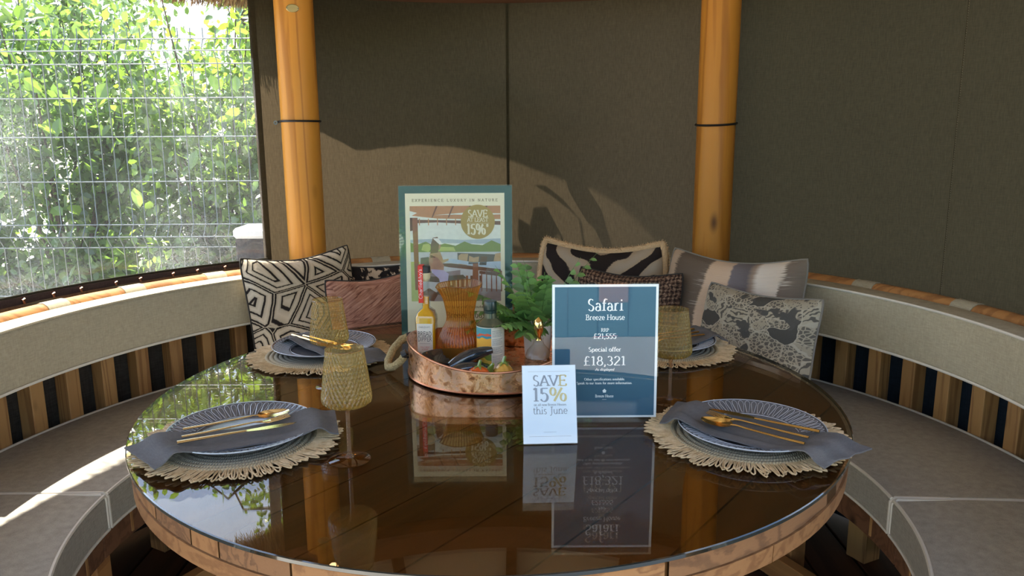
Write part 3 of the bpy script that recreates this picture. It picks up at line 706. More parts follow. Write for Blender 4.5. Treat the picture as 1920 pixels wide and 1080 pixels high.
# --- stroke lettering ---------------------------------------------------------
X=.46; CH=.7
def S_(x,y): return ('s',x,y)
G={
'A':(.62,[(.03,0,.31,.7),(.31,.7,.59,0),(.13,.24,.49,.24),S_(.04,0),S_(.58,0)]),
'B':(.58,[(.13,0,.13,.7),(.13,.7,.28,.7),('a',.28,.535,.17,.165,90,-90),(.13,.37,.3,.37),('a',.3,.185,.2,.185,90,-90),(.3,0,.13,0),S_(.1,0),S_(.1,.7)]),
'C':(.68,[('a',.37,.35,.32,.35,45,315),(.6,.6,.6,.48)]),
'D':(.68,[(.13,0,.13,.7),(.13,.7,.3,.7),('a',.3,.35,.31,.35,90,-90),(.3,0,.13,0),S_(.1,0),S_(.1,.7)]),
'E':(.58,[(.13,0,.13,.7),(.13,.7,.5,.7),(.13,.36,.42,.36),(.13,0,.53,0),(.5,.7,.5,.57),(.53,0,.53,.14),(.42,.42,.42,.3),S_(.1,0),S_(.1,.7)]),
'G':(.7,[('a',.37,.35,.32,.35,45,330),(.6,.3,.6,.05),S_(.6,.3)]),
'H':(.72,[(.13,0,.13,.7),(.59,0,.59,.7),(.13,.36,.59,.36),S_(.13,0),S_(.13,.7),S_(.59,0),S_(.59,.7)]),
'I':(.3,[(.15,0,.15,.7),S_(.15,0),S_(.15,.7)]),
'J':(.36,[(.22,.7,.22,0),('a',.08,0,.14,.14,0,-120),S_(.22,.7)]),
'L':(.55,[(.13,0,.13,.7),(.13,0,.5,0),(.5,0,.5,.15),S_(.13,0),S_(.13,.7)]),
'N':(.74,[(.12,0,.12,.7),(.12,.7,.6,0),(.6,0,.6,.7),S_(.12,0),S_(.1,.7),S_(.6,.7)]),
'O':(.74,[('a',.37,.35,.32,.35,0,360)]),
'P':(.56,[(.13,0,.13,.7),(.13,.7,.28,.7),('a',.28,.52,.19,.18,90,-90),(.28,.34,.13,.34),S_(.13,0),S_(.1,.7)]),
'R':(.62,[(.13,0,.13,.7),(.13,.7,.28,.7),('a',.28,.53,.18,.17,90,-90),(.28,.36,.13,.36),(.28,.36,.56,0),S_(.13,0),S_(.1,.7),S_(.57,0)]),
'S':(.5,[('a',.25,.53,.17,.17,35,235),(.16,.4,.36,.29),('a',.25,.17,.18,.17,45,-155)]),
'T':(.6,[(.3,0,.3,.7),(.04,.7,.56,.7),(.04,.7,.03,.57),(.56,.7,.57,.57),S_(.3,0)]),
'U':(.68,[(.13,.7,.13,.22),('a',.34,.22,.21,.22,180,360),(.55,.22,.55,.7),S_(.13,.7),S_(.55,.7)]),
'V':(.62,[(.03,.7,.31,0),(.31,0,.59,.7),S_(.04,.7),S_(.58,.7)]),
'X':(.62,[(.04,.7,.57,0),(.05,0,.56,.7),S_(.05,.7),S_(.57,.7),S_(.05,0),S_(.57,0)]),
'Y':(.6,[(.03,.7,.3,.35),(.57,.7,.3,.35),(.3,.35,.3,0),S_(.3,0),S_(.04,.7),S_(.56,.7)]),
'a':(.46,[('a',.21,.32,.14,.14,160,0),(.35,.32,.35,.04),(.35,.04,.42,0),('a',.2,.13,.15,.13,30,320)]),
'b':(.5,[(.1,0,.1,.72),('a',.27,.23,.17,.23,0,360),(.1,.72,.03,.7)]),
'c':(.44,[('a',.24,.23,.19,.23,45,320)]),
'd':(.52,[('a',.23,.23,.18,.23,0,360),(.41,.72,.41,0),S_(.43,0)]),
'e':(.46,[('a',.24,.23,.19,.23,0,320),(.06,.24,.43,.24)]),
'f':(.32,[(.14,0,.14,.58),('a',.26,.57,.12,.14,180,40),(.03,X,.28,X),S_(.14,0)]),
'g':(.48,[('a',.22,.26,.17,.2,0,360),(.39,.46,.39,-.06),('a',.22,-.06,.17,.14,0,-150)]),
'h':(.54,[(.1,0,.1,.72),('a',.26,.29,.16,.17,180,0),(.42,.29,.42,0),S_(.1,0),S_(.42,0)]),
'i':(.26,[(.13,0,.13,X),('d',.13,.63),S_(.13,0)]),
'k':(.52,[(.1,0,.1,.72),(.1,.2,.38,.46),(.2,.28,.44,0),S_(.1,0),S_(.44,0)]),
'l':(.26,[(.13,0,.13,.72),S_(.13,0)]),
'm':(.82,[(.1,0,.1,X),('a',.25,.29,.15,.17,180,0),(.4,.29,.4,0),('a',.55,.29,.15,.17,180,0),(.7,.29,.7,0),S_(.1,0),S_(.4,0),S_(.7,0)]),
'n':(.54,[(.1,0,.1,X),('a',.26,.29,.16,.17,180,0),(.42,.29,.42,0),S_(.1,0),S_(.42,0)]),
'o':(.48,[('a',.24,.23,.19,.23,0,360)]),
'p':(.52,[(.1,-.2,.1,X),('a',.27,.23,.18,.23,0,360),S_(.1,-.2)]),
'r':(.38,[(.1,0,.1,X),('a',.26,.28,.16,.18,180,60),S_(.1,0)]),
's':(.38,[('a',.19,.345,.12,.115,35,235),(.12,.26,.27,.19),('a',.19,.115,.13,.115,45,-155)]),
't':(.32,[(.13,.6,.13,.12),('a',.23,.12,.1,.12,180,300),(.03,X,.28,X)]),
'u':(.54,[(.1,X,.1,.17),('a',.26,.17,.16,.17,180,360),(.42,X,.42,0)]),
'v':(.46,[(.03,X,.23,0),(.23,0,.43,X)]),
'w':(.68,[(.03,X,.2,0),(.2,0,.34,X),(.34,X,.5,0),(.5,0,.65,X)]),
'y':(.46,[(.03,X,.24,0),(.43,X,.2,-.1),('a',.1,-.1,.1,.1,0,-120)]),
'z':(.42,[(.05,X,.37,X),(.37,X,.05,0),(.05,0,.38,0)]),
'1':(.36,[(.18,0,.18,.7),(.18,.7,.05,.62),S_(.18,0)]),
'2':(.5,[('a',.24,.51,.18,.19,165,-10),(.42,.47,.05,.02),(.05,.02,.46,.02)]),
'3':(.48,[('a',.22,.53,.16,.17,150,-90),('a',.22,.18,.2,.18,90,-155)]),
'5':(.48,[(.1,.68,.42,.68),(.1,.68,.1,.4),('a',.22,.21,.2,.22,125,-155)]),
'8':(.5,[('a',.25,.53,.15,.17,0,360),('a',.25,.18,.2,.18,0,360)]),
'6':(.48,[('a',.24,.19,.18,.19,0,360),('a',.34,.3,.28,.4,100,190)]),
'0':(.5,[('a',.25,.35,.2,.35,0,360)]),
'%':(.92,[('a',.20,.5,.15,.2,0,360),('a',.72,.2,.15,.2,0,360),(.26,0,.66,.7)]),
'£':(.52,[('a',.29,.52,.14,.18,30,180),(.15,.52,.17,.06),(.17,.06,.04,.0),(.04,.02,.48,.02),(.05,.34,.36,.34)]),
',':(.2,[('d',.1,.03),(.12,.03,.06,-.12)]),'.':(.2,[('d',.1,.03)]),'-':(.3,[(.04,.25,.26,.25)]),
'*':(.3,[(.15,.5,.15,.72),(.06,.56,.24,.66),(.06,.66,.24,.56)]),"'":(.16,[(.08,.72,.07,.55)]),
'&':(.68,[('a',.26,.55,.13,.15,-60,240),(.17,.47,.56,.02),('a',.24,.17,.18,.17,100,340),(.4,.1,.54,.36)]),
}
def text_w(s,sz,track=0): return sum((G[c][0] if c in G else .28)*sz+track*sz for c in s)-track*sz
def text(b,s,cx,z,sz,y=0,mi=0,th=.115,tn=.048,track=0,serif=True,italic=0,maxw=None,align='c',rot=0):
    w=text_w(s,sz,track); kx=1
    if maxw: kx=maxw/w; w=maxw
    x0=cx-w/2 if align=='c' else cx
    def T(px,pz): return (x0+kx*(px*sz+italic*pz*sz)-0,y,z+pz*sz)
    base=x0; pen=0
    th=th*1.15 if serif else th
    mis=mi if isinstance(mi,(list,tuple)) else [mi]*len(s)
    for ci,c in enumerate(s):
        mi=mis[ci]
        if c not in G: pen+=(.28+track); continue
        adv,st=G[c]
        for q in st:
            if q[0]=='s':
                if serif:
                    h=tn*.6; wv=.125
                    a=[(q[1]-wv,q[2]-h),(q[1]+wv,q[2]-h),(q[1]+wv,q[2]+h),(q[1]-wv,q[2]+h)]
                    dz= h if q[2]<.1 else -h
                    b.add([T(pen+p[0],p[1]+dz) for p in a],[(0,1,2,3)],mi)
                continue
            if q[0]=='d':
                b.add([T(pen+q[1]+.055*cos(t),q[2]+.055*sin(t)) for t in [2*PI*k/8 for k in range(8)]],[tuple(range(8))],mi); continue
            if q[0]=='a':
                _,cx_,cy_,rx,ry,a0,a1=q; n=max(5,int(abs(a1-a0)/18)); rx-=.02
                pts=[(cx_+rx*cos(R_(a0+(a1-a0)*k/n)),cy_+ry*sin(R_(a0+(a1-a0)*k/n))) for k in range(n+1)]
            else: pts=[(q[0],q[1]),(q[2],q[3])]
            vs=[]
            for k in range(len(pts)):
                p0=pts[max(0,k-1)]; p1=pts[min(len(pts)-1,k+1)]; dx,dy=p1[0]-p0[0],p1[1]-p0[1]; l=math.hypot(dx,dy) or 1; dx/=l;dy/=l
                if serif: wd=tn+(th-tn)*abs(dy*cos(R_(15))+dx*sin(R_(15)))**1.3
                else: wd=th*.62
                vs+=[T(pen+pts[k][0]-dy*wd/2,pts[k][1]+dx*wd/2),T(pen+pts[k][0]+dy*wd/2,pts[k][1]-dx*wd/2)]
            b.add(vs,[(2*k,2*k+1,2*k+3,2*k+2) for k in range(len(pts)-1)],mi)
        pen+=adv+track
def flat(b,name,mats,parent,smooth=0): return b.build(name,mats,parent,smooth=0,fix=False)

# --- oil bottle
bt=thing('oil_bottle','slim square bottle of golden bread dipper oil with red paper seal','bottle',(-.178,.262,ZI),R_(-4))
def sq(r,n=6):  # rounded square section
    out=[]
    for (sx_,sy_,a0) in ((1,1,0),(-1,1,90),(-1,-1,180),(1,-1,270)):
        for k in range(n): 
            t=R_(a0+90*k/(n-1)); out.append((sx_*(r*.72)+r*.28*cos(t),sy_*(r*.72)+r*.28*sin(t)))
    return out
def stack(levels,n=6,cap=True):
    b=MB(); vs=[];m=4*n
    for (z,r,mix_) in levels:
        s=sq(r,n)
        for k,(x_,y_) in enumerate(s):
            a=math.atan2(y_,x_); vs.append((x_*(1-mix_)+r*cos(a)*mix_,y_*(1-mix_)+r*sin(a)*mix_,z))
    fs=[(i*m+k,i*m+(k+1)%m,(i+1)*m+(k+1)%m,(i+1)*m+k) for i in range(len(levels)-1) for k in range(m)]
    if cap: fs+=[tuple(range(m))[::-1],tuple(range((len(levels)-1)*m,len(levels)*m))]
    b.add(vs,fs); return b
stack([(.002,.024,0),(.012,.0245,0),(.112,.0245,0),(.124,.021,.3),(.134,.0095,1),(.165,.009,1)]).build('oil',M['oil'],bt,smooth=50)
stack([(.0015,.0242,0),(.014,.0247,0)]).build('sediment',M['oil_dark'],bt,smooth=50)
stack([(0,.0255,0),(.002,.0262,0),(.112,.0262,0),(.126,.022,.3),(.137,.0115,1),(.200,.0105,1),(.205,.0125,1),(.212,.0125,1)],cap=False).build('glass_body',M['cleargl'],bt,smooth=50)
b=MB(); b.lathe([(0,.205),(.0085,.205),(.013,.214),(.013,.227),(.0,.227)],20); b.build('cork',M['cork'],bt)
b=MB(); b.lathe([(0,.227),(.0135,.227),(.0135,.243),(.012,.245),(0,.245)],20); b.build('black_cap',M['ink_black'],bt)
b=MB(); b.box(-.0165,-.004,-.0142,-.0132,.150,.246); b.box(-.0165,-.004,-.0142,.012,.2455,.2465); sl=b.build('paper_seal',M['red'],bt,smooth=0)
b=MB(); text(b,"Charlie&Ivy's",0,-.0035,.0125,y=0,th=.1,serif=False,italic=.1,maxw=.078); o=flat(b,'seal_lettering',M['ink_white'],sl); o.location=(-.0102,-.0146,.199); o.rotation_euler=(0,-PI/2,0)
b=MB(); b.box(-.0245,.0165,-.0272,-.0266,.016,.098); lb=b.build('label',M['labelcream'],bt,smooth=0); lb.location=(.003,0,0)
b=MB(); y=-.0275
text(b,'BREAD',-.004,.066,.0165,y=y,serif=False,maxw=.036,th=.13); text(b,'DIPPER',-.004,.052,.0165,y=y,serif=False,maxw=.037,th=.13)
text(b,"CHARLIE & IVY'S",-.004,.087,.006,y=y,serif=False,maxw=.030,mi=0)
text(b,'CHILLI, GARLIC'.replace('CHILLI, ','CHILLI '),-.004,.034,.006,y=y,serif=False,maxw=.024,mi=1); text(b,'& GINGER',-.004,.028,.006,y=y,serif=False,maxw=.016,mi=1)
text(b,'INFUSED OIL',-.004,.020,.005,y=y,serif=False,maxw=.028,mi=0)
b.add([(-.018,y,.0455),(.010,y,.0455),(.010,y,.046),(-.018,y,.046)],[(0,1,2,3)])
flat(b,'label_lettering',[M['ink_black'],M['red']],lb)

# --- carafe
cf=thing('carafe','ribbed amber glass carafe with a pinched waist and pouring lip','carafe',(-.088,.232,ZI))
nf=44; prof=[(.046,.002),(.055,.012),(.0605,.030),(.060,.045),(.0555,.065),(.0475,.083),(.040,.096),(.0350,.108),(.0335,.118),(.0350,.132),(.0405,.160),(.0475,.187),(.0540,.203)]
from bisect import bisect
b=MB(); vs=[]; n=nf*6; k=len(prof)
for i in range(n):
    a=2*PI*i/n
    for (r,z) in prof:
        rr=r*(1+.045*abs(cos(a*nf/2))**1)
        lip=max(0,(z-.16)/.043)*math.exp(-(((a-R_(215)+PI)%(2*PI)-PI)/.30)**2)
        rr+=.012*lip; zz=z-.006*lip+.002*sin(2*a)*max(0,(z-.18)/.02)
        vs.append((rr*cos(a),rr*sin(a),zz))
b.add(vs,[(i*k+j,((i+1)%n)*k+j,((i+1)%n)*k+j+1,i*k+j+1) for i in range(n) for j in range(k-1)]); b.add([((.046)*cos(2*PI*i/64),(.046)*sin(2*PI*i/64),.002) for i in range(64)],[tuple(range(64))])
b.build('ribbed_body',M['carafe'],cf,smooth=80)
b=MB(); pts=[]
for i in range(96):
    a=2*PI*i/96; lip=math.exp(-(((a-R_(215)+PI)%(2*PI)-PI)/.30)**2); pts.append(((.0553+.012*lip)*cos(a),(.0553+.012*lip)*sin(a),.203-.006*lip+.002*sin(2*a)))
b.tube(pts,.0013,6,closed=True); b.build('rim',M['amber_stem'],cf)
# --- olive oil tin
tn_=thing('oil_tin','round olive green oil tin with landscape label and dark green screw cap','tin',(-.010,.176,ZI),R_(0))
b=MB(); b.lathe([(0,0),(.0335,0),(.0345,.002),(.0345,.108),(.0355,.110),(.0355,.1125),(.034,.113),(.028,.119),(.017,.128),(.0155,.140),(0,.140)],48); b.build('can_body',M['tin'],tn_,smooth=40)
b=MB(); n=40; b.add([( .0349*cos(a),.0349*sin(a),z) for z in (.003,.1075) for a in [R_(150+125*i/n) for i in range(n+1)]],[(i,i+1,n+2+i,n+1+i) for i in range(n)]); b.build('landscape_label',M['landscape'],tn_,smooth=60)
b=MB(); b.add([( .03485*cos(a),.03485*sin(a),z) for z in (.003,.1075) for a in [R_(275+175*i/n) for i in range(n+1)]],[(i,i+1,n+2+i,n+1+i) for i in range(n)]); tl=b.build('text_label',M['labelcream'],tn_,smooth=60)
b=MB(); 
for k in range(26):
    z=.100-.0035*k
    if k in (5,11,17): continue
    a0=279; a1=279+random.uniform(38,48)
    while a0<a1:
        w=random.uniform(1.5,6); b.add([(.0352*cos(R_(a0)),.0352*sin(R_(a0)),z),(.0352*cos(R_(a0+w)),.0352*sin(R_(a0+w)),z),(.0352*cos(R_(a0+w)),.0352*sin(R_(a0+w)),z+.0011),(.0352*cos(R_(a0)),.0352*sin(R_(a0)),z+.0011)],[(0,1,2,3)]); a0+=w+1.4
flat(b,'small_print',M['ink_grey'],tl)
b=MB(); b.lathe([(.0345,.1075),(.0352,.1078),(.0352,.1105),(.0345,.111)],48); b.build('label_band',M['labelcream'],tn_,smooth=40)
b=MB(); b.lathe([(0,.140),(.0162,.140),(.0162,.147),(.0150,.148),(.0165,.149),(.0165,.168),(.0155,.170),(0,.170)],40,fx=lambda r,z,a:r*(1+(.02*sin(20*a) if .15<z<.167 else 0))); b.build('screw_cap',M['capgreen'],tn_,smooth=40)
# --- dark bowl, two aubergines, orange and mustard gourds
bo=thing('dark_bowl','dark blue glazed bowl lying in the copper tray','bowl',(-.115,.130,ZI),.3)
b=MB(); b.lathe([(0,.0),(.03,.0),(.052,.018),(.066,.042),(.0668,.044),(.064,.043),(.050,.021),(.028,.005),(0,.004)],48); b.build('bowl_body',M['navy'],bo,smooth=60)
def aub(label,loc,rz,tilt,L=.10,r=.0155):
    q=thing('ceramic_aubergine',label,'ornament',loc,rz,group='dark ceramic aubergines')
    pts=[(-L/2+L*i/14,0,.012*sin(PI*i/14)) for i in range(15)]; rad=[r*max(.30,(sin(PI*(i+.3)/15.2))**.35)*(1.1-.2*i/14) for i in range(15)]
    b=MB(); b.tube(pts,rad,16); o=b.build('fruit',M['navy'],q,smooth=60); o.rotation_euler=(0,tilt,0)
    b=MB(); b.tube([(L/2-.006,0,.002),(L/2-.001,0,.003),(L/2+.002,0,.003)],[.009,.008,.004],8); s=b.build('stalk',M['navy'],q); s.rotation_euler=(0,tilt,0)
    return q
aub('long dark ceramic aubergine leaning up against the oil tin',(-.062,.085,ZI+.040),R_(18),R_(-22),.13,.0165)
aub('shorter dark ceramic aubergine lying beside the orange gourd',(-.065,.055,ZI+.022),R_(12),R_(-8),.10,.015)
def gourd(name,label,loc,mat,h,r,neck,rz=0,lean=0):
    g_=thing(name,label,'ornament',loc,rz)
    b=MB(); pr=[]
    for i in range(15):
        u=i/14; rr=r*(sin(PI*min(1,u*1.0))**.6 if neck==0 else (sin(PI*(u**.75))**.62)); pr.append((max(.0005,rr),h*u))
    b.lathe(pr,60,fx=lambda rr,z,a:rr*(1+.055*abs(cos(a*4.5)) )); b.build('body',mat,g_,smooth=70)
    b=MB(); b.tube([(0,0,h-.004),(.001,0,h+.006),(.004,0,h+.014)],[.0065,.0042,.0036],8)
    for k in range(5):
        a=2*PI*k/5; b.tube([(0,0,h),(.009*cos(a),.009*sin(a),h-.001),(.016*cos(a),.016*sin(a),h-.006)],[.004,.003,.001],5,flat=.5)
    b.build('stalk',M['greengl'],g_,smooth=60)
    g_.rotation_euler=(0,R_(lean),rz); return g_
gourd('orange_gourd','round orange ceramic gourd with green stalk at the tray front',(-.033,.030,ZI),M['orange'],.047,.029,0)
gourd('mustard_gourd','mustard yellow ceramic gourd with green stalk beside the orange one',(.024,.036,ZI),M['mustard'],.054,.026,1,.4)
for lab,loc,rz,ln in (('small green glazed pepper between the two gourds',(-.004,.028,ZI+.016),2.4,-50),):
    q=thing('green_pepper',lab,'ornament',loc,rz); b=MB(); b.tube([(0,0,0),(.006,0,.012),(.003,0,.026),(-.006,0,.038)],[.004,.0085,.008,.003],12); b.build('pod',M['greengl'],q,smooth=60)
# --- clear cruet with gold stopper
cr_=thing('glass_cruet','small round clear glass cruet with a golden oval stopper','cruet',(.109,.150,ZI))
b=MB(); b.lathe([(0,.001),(.022,.001),(.034,.016),(.035,.030),(.028,.050),(.014,.066),(.011,.076),(.0135,.082)],40); b.build('glass_body',M['cleargl'],cr_,smooth=60)
b=MB(); b.lathe([(.0005,.074),(.008,.076),(.006,.084),(.011,.098),(.0125,.112),(.010,.126),(.0005,.134)],24); b.build('stopper',M['gold'],cr_,smooth=60)
# --- fern in a white pot
fp=thing('potted_fern','leafy green fern in a plain white pot beside the poster','plant',(.110,.262,ZI))
b=MB(); b.lathe([(0,0),(.030,0),(.033,.004),(.0375,.088),(.0365,.0895),(.034,.088),(.032,.076),(0,.076)],48); b.build('pot',M['pot'],fp,smooth=40)
b=MB(); b.lathe([(0,.079),(.033,.078)],24); b.build('soil',M['soil'],fp)
random.seed(21)
NFR=27
for k in range(NFR):
    a=2*PI*k/NFR*5+random.gauss(0,.2); el=random.uniform(.15,1.35); L=random.uniform(.13,.215)*(1.18 if (cos(a)>.55 and el>.7) else 1)
    if k<4: a=[.35,2.9,.0,3.3][k]; el=[1.05,.7,1.2,.25][k]; L=[.25,.20,.21,.19][k]
    b=MB(); tint=[]; p=Vector((.012*cos(a),.012*sin(a),.078)); d=Vector((cos(a)*cos(el),sin(a)*cos(el),sin(el))); pts=[p.copy()]; n=9; dr=[]
    for i in range(n):
        d=(d+Vector((0,0,-.045-.03*(1-sin(el))))+Vector((random.gauss(0,.02),random.gauss(0,.02),0))).normalized(); p=p+d*L/n; 
        if p.y>.115: p.y=.115
        if p.z<.094 and (p.x>-.04 or p.z<.03): p.z=max(p.z,.094 if p.x>-.04 else .03)
        pts.append(p.copy()); dr.append(d.copy())
    b.tube(pts,[.0013*(1-.7*i/n) for i in range(n+1)],4,cap=False); tint+=[.25]*len(b.f)
    for i in range(2,n):
        u=i/n; ll=.062*(1.05-.75*u)*(1.0 if k%3 else .8); side=dr[i].cross(Vector((0,0,1))); side=side.normalized() if side.length>.1 else Vector((1,0,0)); up=side.cross(dr[i])
        for s in (-1,1):
            q=pts[i]; dd=(side*s*.9+dr[i]*.5-up*.15).normalized(); pe=dr[i]; m=4
            pe=(dr[i]-dd*dr[i].dot(dd)).normalized(); sag=random.uniform(.1,.35); prof=[(0,0),(.12,.20),(.26,.21),(.30,.27),(.48,.26),(.53,.27),(.70,.19),(.74,.19),(1,0)]
            tv=min(1,max(0,random.gauss(.5,.25)))
            for s2 in (-1,1):
                vs=[]
                for (uu,ww) in prof:
                    c=q+dd*ll*uu+Vector((0,0,-sag*ll*uu*uu)); vs+= [c,c+pe*s2*ww*ll*1.05+Vector((0,0,.10*ll*ww))]
                b.add(vs,[(2*z_,2*z_+1,2*z_+3,2*z_+2) for z_ in range(len(prof)-1)]); tint+=[min(1,max(0,tv+.08*s2))]*(len(prof)-1)
    tinted(b,'frond',M['fern'],fp,tint)

# ------------------------------------------------------------ signs
def acrylic_frame(par,w,h,y=-.0035,t=.0012):
    b=MB(); b.box(-w/2,w/2,y-t,y,0,h); o=b.build('acrylic_front',M['acrylic'],par,smooth=0)
    b=MB(); b.box(-w/2,w/2,.0035,.0048,0,h); b.build('acrylic_back',M['acrylic'],par,smooth=0)
def sign(name,label,loc,rz,lean):
    s=thing(name,label,'sign',loc,rz); s.rotation_euler=(-R_(lean),0,rz); return s
# A4 price sign
s=sign('price_sign','upright slate blue price card in a clear acrylic stand','' or (.230,-.199,ZT+.0006),0,2.5)
w,h=.211,.283
b=MB(); b.box(-w/2,w/2,-.001,.001,.010,h); b.build('card',M['white'],s,smooth=0)
b=MB(); b.box(-w/2+.005,w/2-.005,-.0013,-.0011,.014,h-.005); pr=b.build('blue_print',M['slateblue'],s,smooth=0)
b=MB(); y=-.0016; text(b,'Safari',0,.230,.0335,y=y,maxw=.072,th=.095,tn=.035); text(b,'Breeze House',0,.2115,.0155,y=y,maxw=.078,th=.10)
text(b,'RRP',0,.1875,.010,y=y,maxw=.016); text(b,'£21,555',0,.1735,.0145,y=y,maxw=.046)
text(b,'Special offer',0,.147,.0125,y=y,maxw=.066,th=.12); text(b,'£18,321',0,.1185,.0265,y=y,maxw=.086,th=.085,tn=.035)
text(b,'As displayed',0,.1075,.0075,y=y,maxw=.038,italic=.2,th=.12)
text(b,'Other specifications available.',0,.0875,.0070,y=y,maxw=.082,th=.13); text(b,'Speak to our team for more information.',0,.0795,.0070,y=y,maxw=.112,th=.13)
text(b,'Breeze House',0,.0520,.0085,y=y,maxw=.037,th=.12)
b.poly([(-.003,.062),(.003,.062),(.003,.065),(.0045,.0655),(0,.070),(-.0045,.0655),(-.003,.065)],y); b.poly([(-.0045,.0475),(.0045,.0475),(.0045,.048),(-.0045,.048)],y)
flat(b,'white_lettering',M['ink_white'],pr)
b=MB(); b.add([(-.024,y-.0002,.1765),(.025,y-.0002,.179),(.025,y-.0002,.1798),(-.024,y-.0002,.1773)],[(0,1,2,3)]); flat(b,'strike_line',M['ink_pink'],pr)
acrylic_frame(s,w+.003,h+.002)
b=MB(); b.box(-w/2,w/2,-.004,.075,.0,.0018); fo=b.build('stand_foot',M['acrylic'],s,smooth=0); fo.rotation_euler=(R_(2.5),0,0)
# A6 sale sign
s=sign('sale_sign','small white leaning card about a June saving','' or (.1155,-.312,ZT+.0006),R_(2.2),18.5)
w,h=.102,.148
b=MB(); b.box(-w/2,w/2,-.0008,.0008,.001,h); cd=b.build('card',M['cardwhite'],s,smooth=0)
b=MB(); y=-.0012; text(b,'SAVE',.001,.109,.0285,y=y,maxw=.066,th=.10,mi=[0,0,0,1]); text(b,'15%',.001,.080,.0360,y=y,maxw=.066,th=.105,tn=.035,mi=[0,0,1])
text(b,'on all new Breeze Houses',.001,.0715,.0062,y=y,maxw=.062); text(b,'this June',.001,.056,.0195,y=y,maxw=.066,th=.075)
for z,ww in ((.136,.040),(.014,.040),(.022,.012)): b.poly([(-ww,z),(ww,z),(ww,z+.0004),(-ww,z+.0004)],y)
flat(b,'foil_lettering',[M['ink_grey'],M['ink_gold']],cd)
acrylic_frame(s,w+.002,h+.001,-.003,.001)
b=MB(); b.box(-w/2,w/2,-.003,.055,.0,.0015); fo=b.build('stand_foot',M['acrylic'],s,smooth=0); fo.rotation_euler=(R_(18.5),0,0)
# A3 poster in acrylic stand
s=sign('poster_stand','tall cream sale poster with a gold disc in a clear stand behind the tray','' or (-.1115+.0,.432,ZT+.0006),R_(0),4.0)
w,h=.314,.443
b=MB(); b.box(-w/2,w/2,-.001,.001,.002,h-.003); cd=b.build('green_backing',M['dkgreen'],s,smooth=0)
b=MB(); b.box(-.1395,.1365,-.0016,-.0011,.002,h-.023); ps=b.build('cream_poster',M['cream'],s,smooth=0)
b=MB(); y=-.0020; text(b,'EXPERIENCE LUXURY IN NATURE',-.0015,.397,.0105,y=y,track=.35,maxw=.238,th=.13,tn=.06)
text(b,'the luxury of the outdoors',.03,.098,.011,y=y,italic=.2,maxw=.13); text(b,'Breeze House',.03,.070,.024,y=y,maxw=.12)
flat(b,'tan_lettering',M['ink_tan'],ps)
# printed picture: pavilion, terrace, view and a seated person, as flat shapes
C=lambda n,c:plain(n,c,.4,coat=.3,var=.12,vs=90)
PM=[C('print_sky',(.72,.74,.66)),C('print_roof',(.46,.21,.09)),C('print_beam',(.15,.055,.03)),C('print_post',(.27,.085,.035)),C('print_hills',(.40,.46,.50)),C('print_green',(.20,.26,.06)),C('print_stone',(.55,.55,.56)),C('print_sofa',(.13,.10,.075)),C('print_skin',(.42,.22,.14)),C('print_trouser',(.50,.42,.60)),C('print_hair',(.16,.08,.04)),C('print_hat',(.8,.78,.72)),C('print_tableglass',(.45,.52,.62)),C('print_lightgreen',(.45,.50,.14)),C('print_tan',(.50,.33,.17)),C('print_mauve',(.30,.23,.23))]
X0,X1=-.127,.125; Z0,Z1=.118,.385
b=MB(); y=-.0020
def pp(pts,mi,d): b.poly([(X0+(X1-X0)*p[0],Z0+(Z1-Z0)*p[1]) for p in pts],y-d*.00004,mi)
pp([(0,0),(1,0),(1,1),(0,1)],0,0)
pp([(0,.62),(1,.60),(1,.66),(.6,.645),(.3,.66),(0,.65)],4,1)
pp([(0,.50),(1,.50),(1,.60),(.9,.64),(.8,.59),(.68,.60),(.6,.63),(.5,.585),(.38,.61),(.28,.58),(.17,.63),(.08,.6),(0,.62)],5,2)
pp([(.12,.54),(.2,.52),(.24,.57),(.2,.61),(.14,.6)],13,3); pp([(.3,.53),(.5,.53),(.48,.57),(.33,.575)],13,3)
pp([(0,0),(1,0),(1,.52),(0,.52)],6,3)
pp([(0,0),(.1,0),(.1,.42),(0,.42)],13,4)
pp([(0,1),(1,1),(1,.92),(.6,.93),(.2,.90),(0,.95)],1,4); pp([(.08,.93),(.28,.905),(.5,.91),(.75,.9),(1,.91),(1,.86),(.7,.86),(.3,.87),(.02,.90)],1,5)
for (xa,xb) in ((.24,.27),(.42,.45),(.60,.64),(.8,.82)): pp([(xa,.88),(xa+.012,.88),(xb+.04,1),(xb+.02,1)],2,6)
pp([(.0,.86),(1,.84),(1,.80),(.6,.815),(.3,.83),(0,.82)],2,6); 
for k in range(9): pp([(.1+k*.1,.80),(.11+k*.1,.80),(.11+k*.1,.87),(.1+k*.1,.87)],1,7)
pp([(.0,.88),(.05,.88),(.045,.75),(.0,.74)],2,6)
pp([(.025,.88),(.085,.88),(.09,.12),(.045,.12)],3,8)
pp([(.52,.42),(1,.40),(1,.49),(.52,.51)],7,7); pp([(.53,.38),(.62,.37),(.64,.50),(.56,.5),(.53,.48)],14,8); pp([(.64,.39),(.75,.39),(.76,.47),(.7,.46),(.65,.48)],14,9); pp([(.76,.38),(.84,.38),(.85,.47),(.78,.47)],10,9); pp([(.92,.42),(1,.42),(1,.51),(.94,.50)],14,9)
pp([(.35,.42),(.5,.40),(1,.34),(1,.42),(.7,.41),(.45,.45)],12,9); pp([(.30,.385),(.42,.36),(1,.30),(1,.335),(.45,.40),(.33,.40)],2,10)
pp([(.1,.30),(.11,.46),(.2,.47),(.23,.30)],7,10)
pp([(.08,.22),(.30,.24),(.55,.27),(.55,.33),(.3,.30),(.08,.30)],15,10); pp([(.08,.22),(.3,.20),(.62,.24),(.58,.28),(.3,.26),(.08,.27)],7,11)
for k in range(9): pp([(.36+k*.05,.14),(.385+k*.05,.14),(.385+k*.05,.27-.0*k),(.36+k*.05,.27)],3 if k%2 else 2,11)
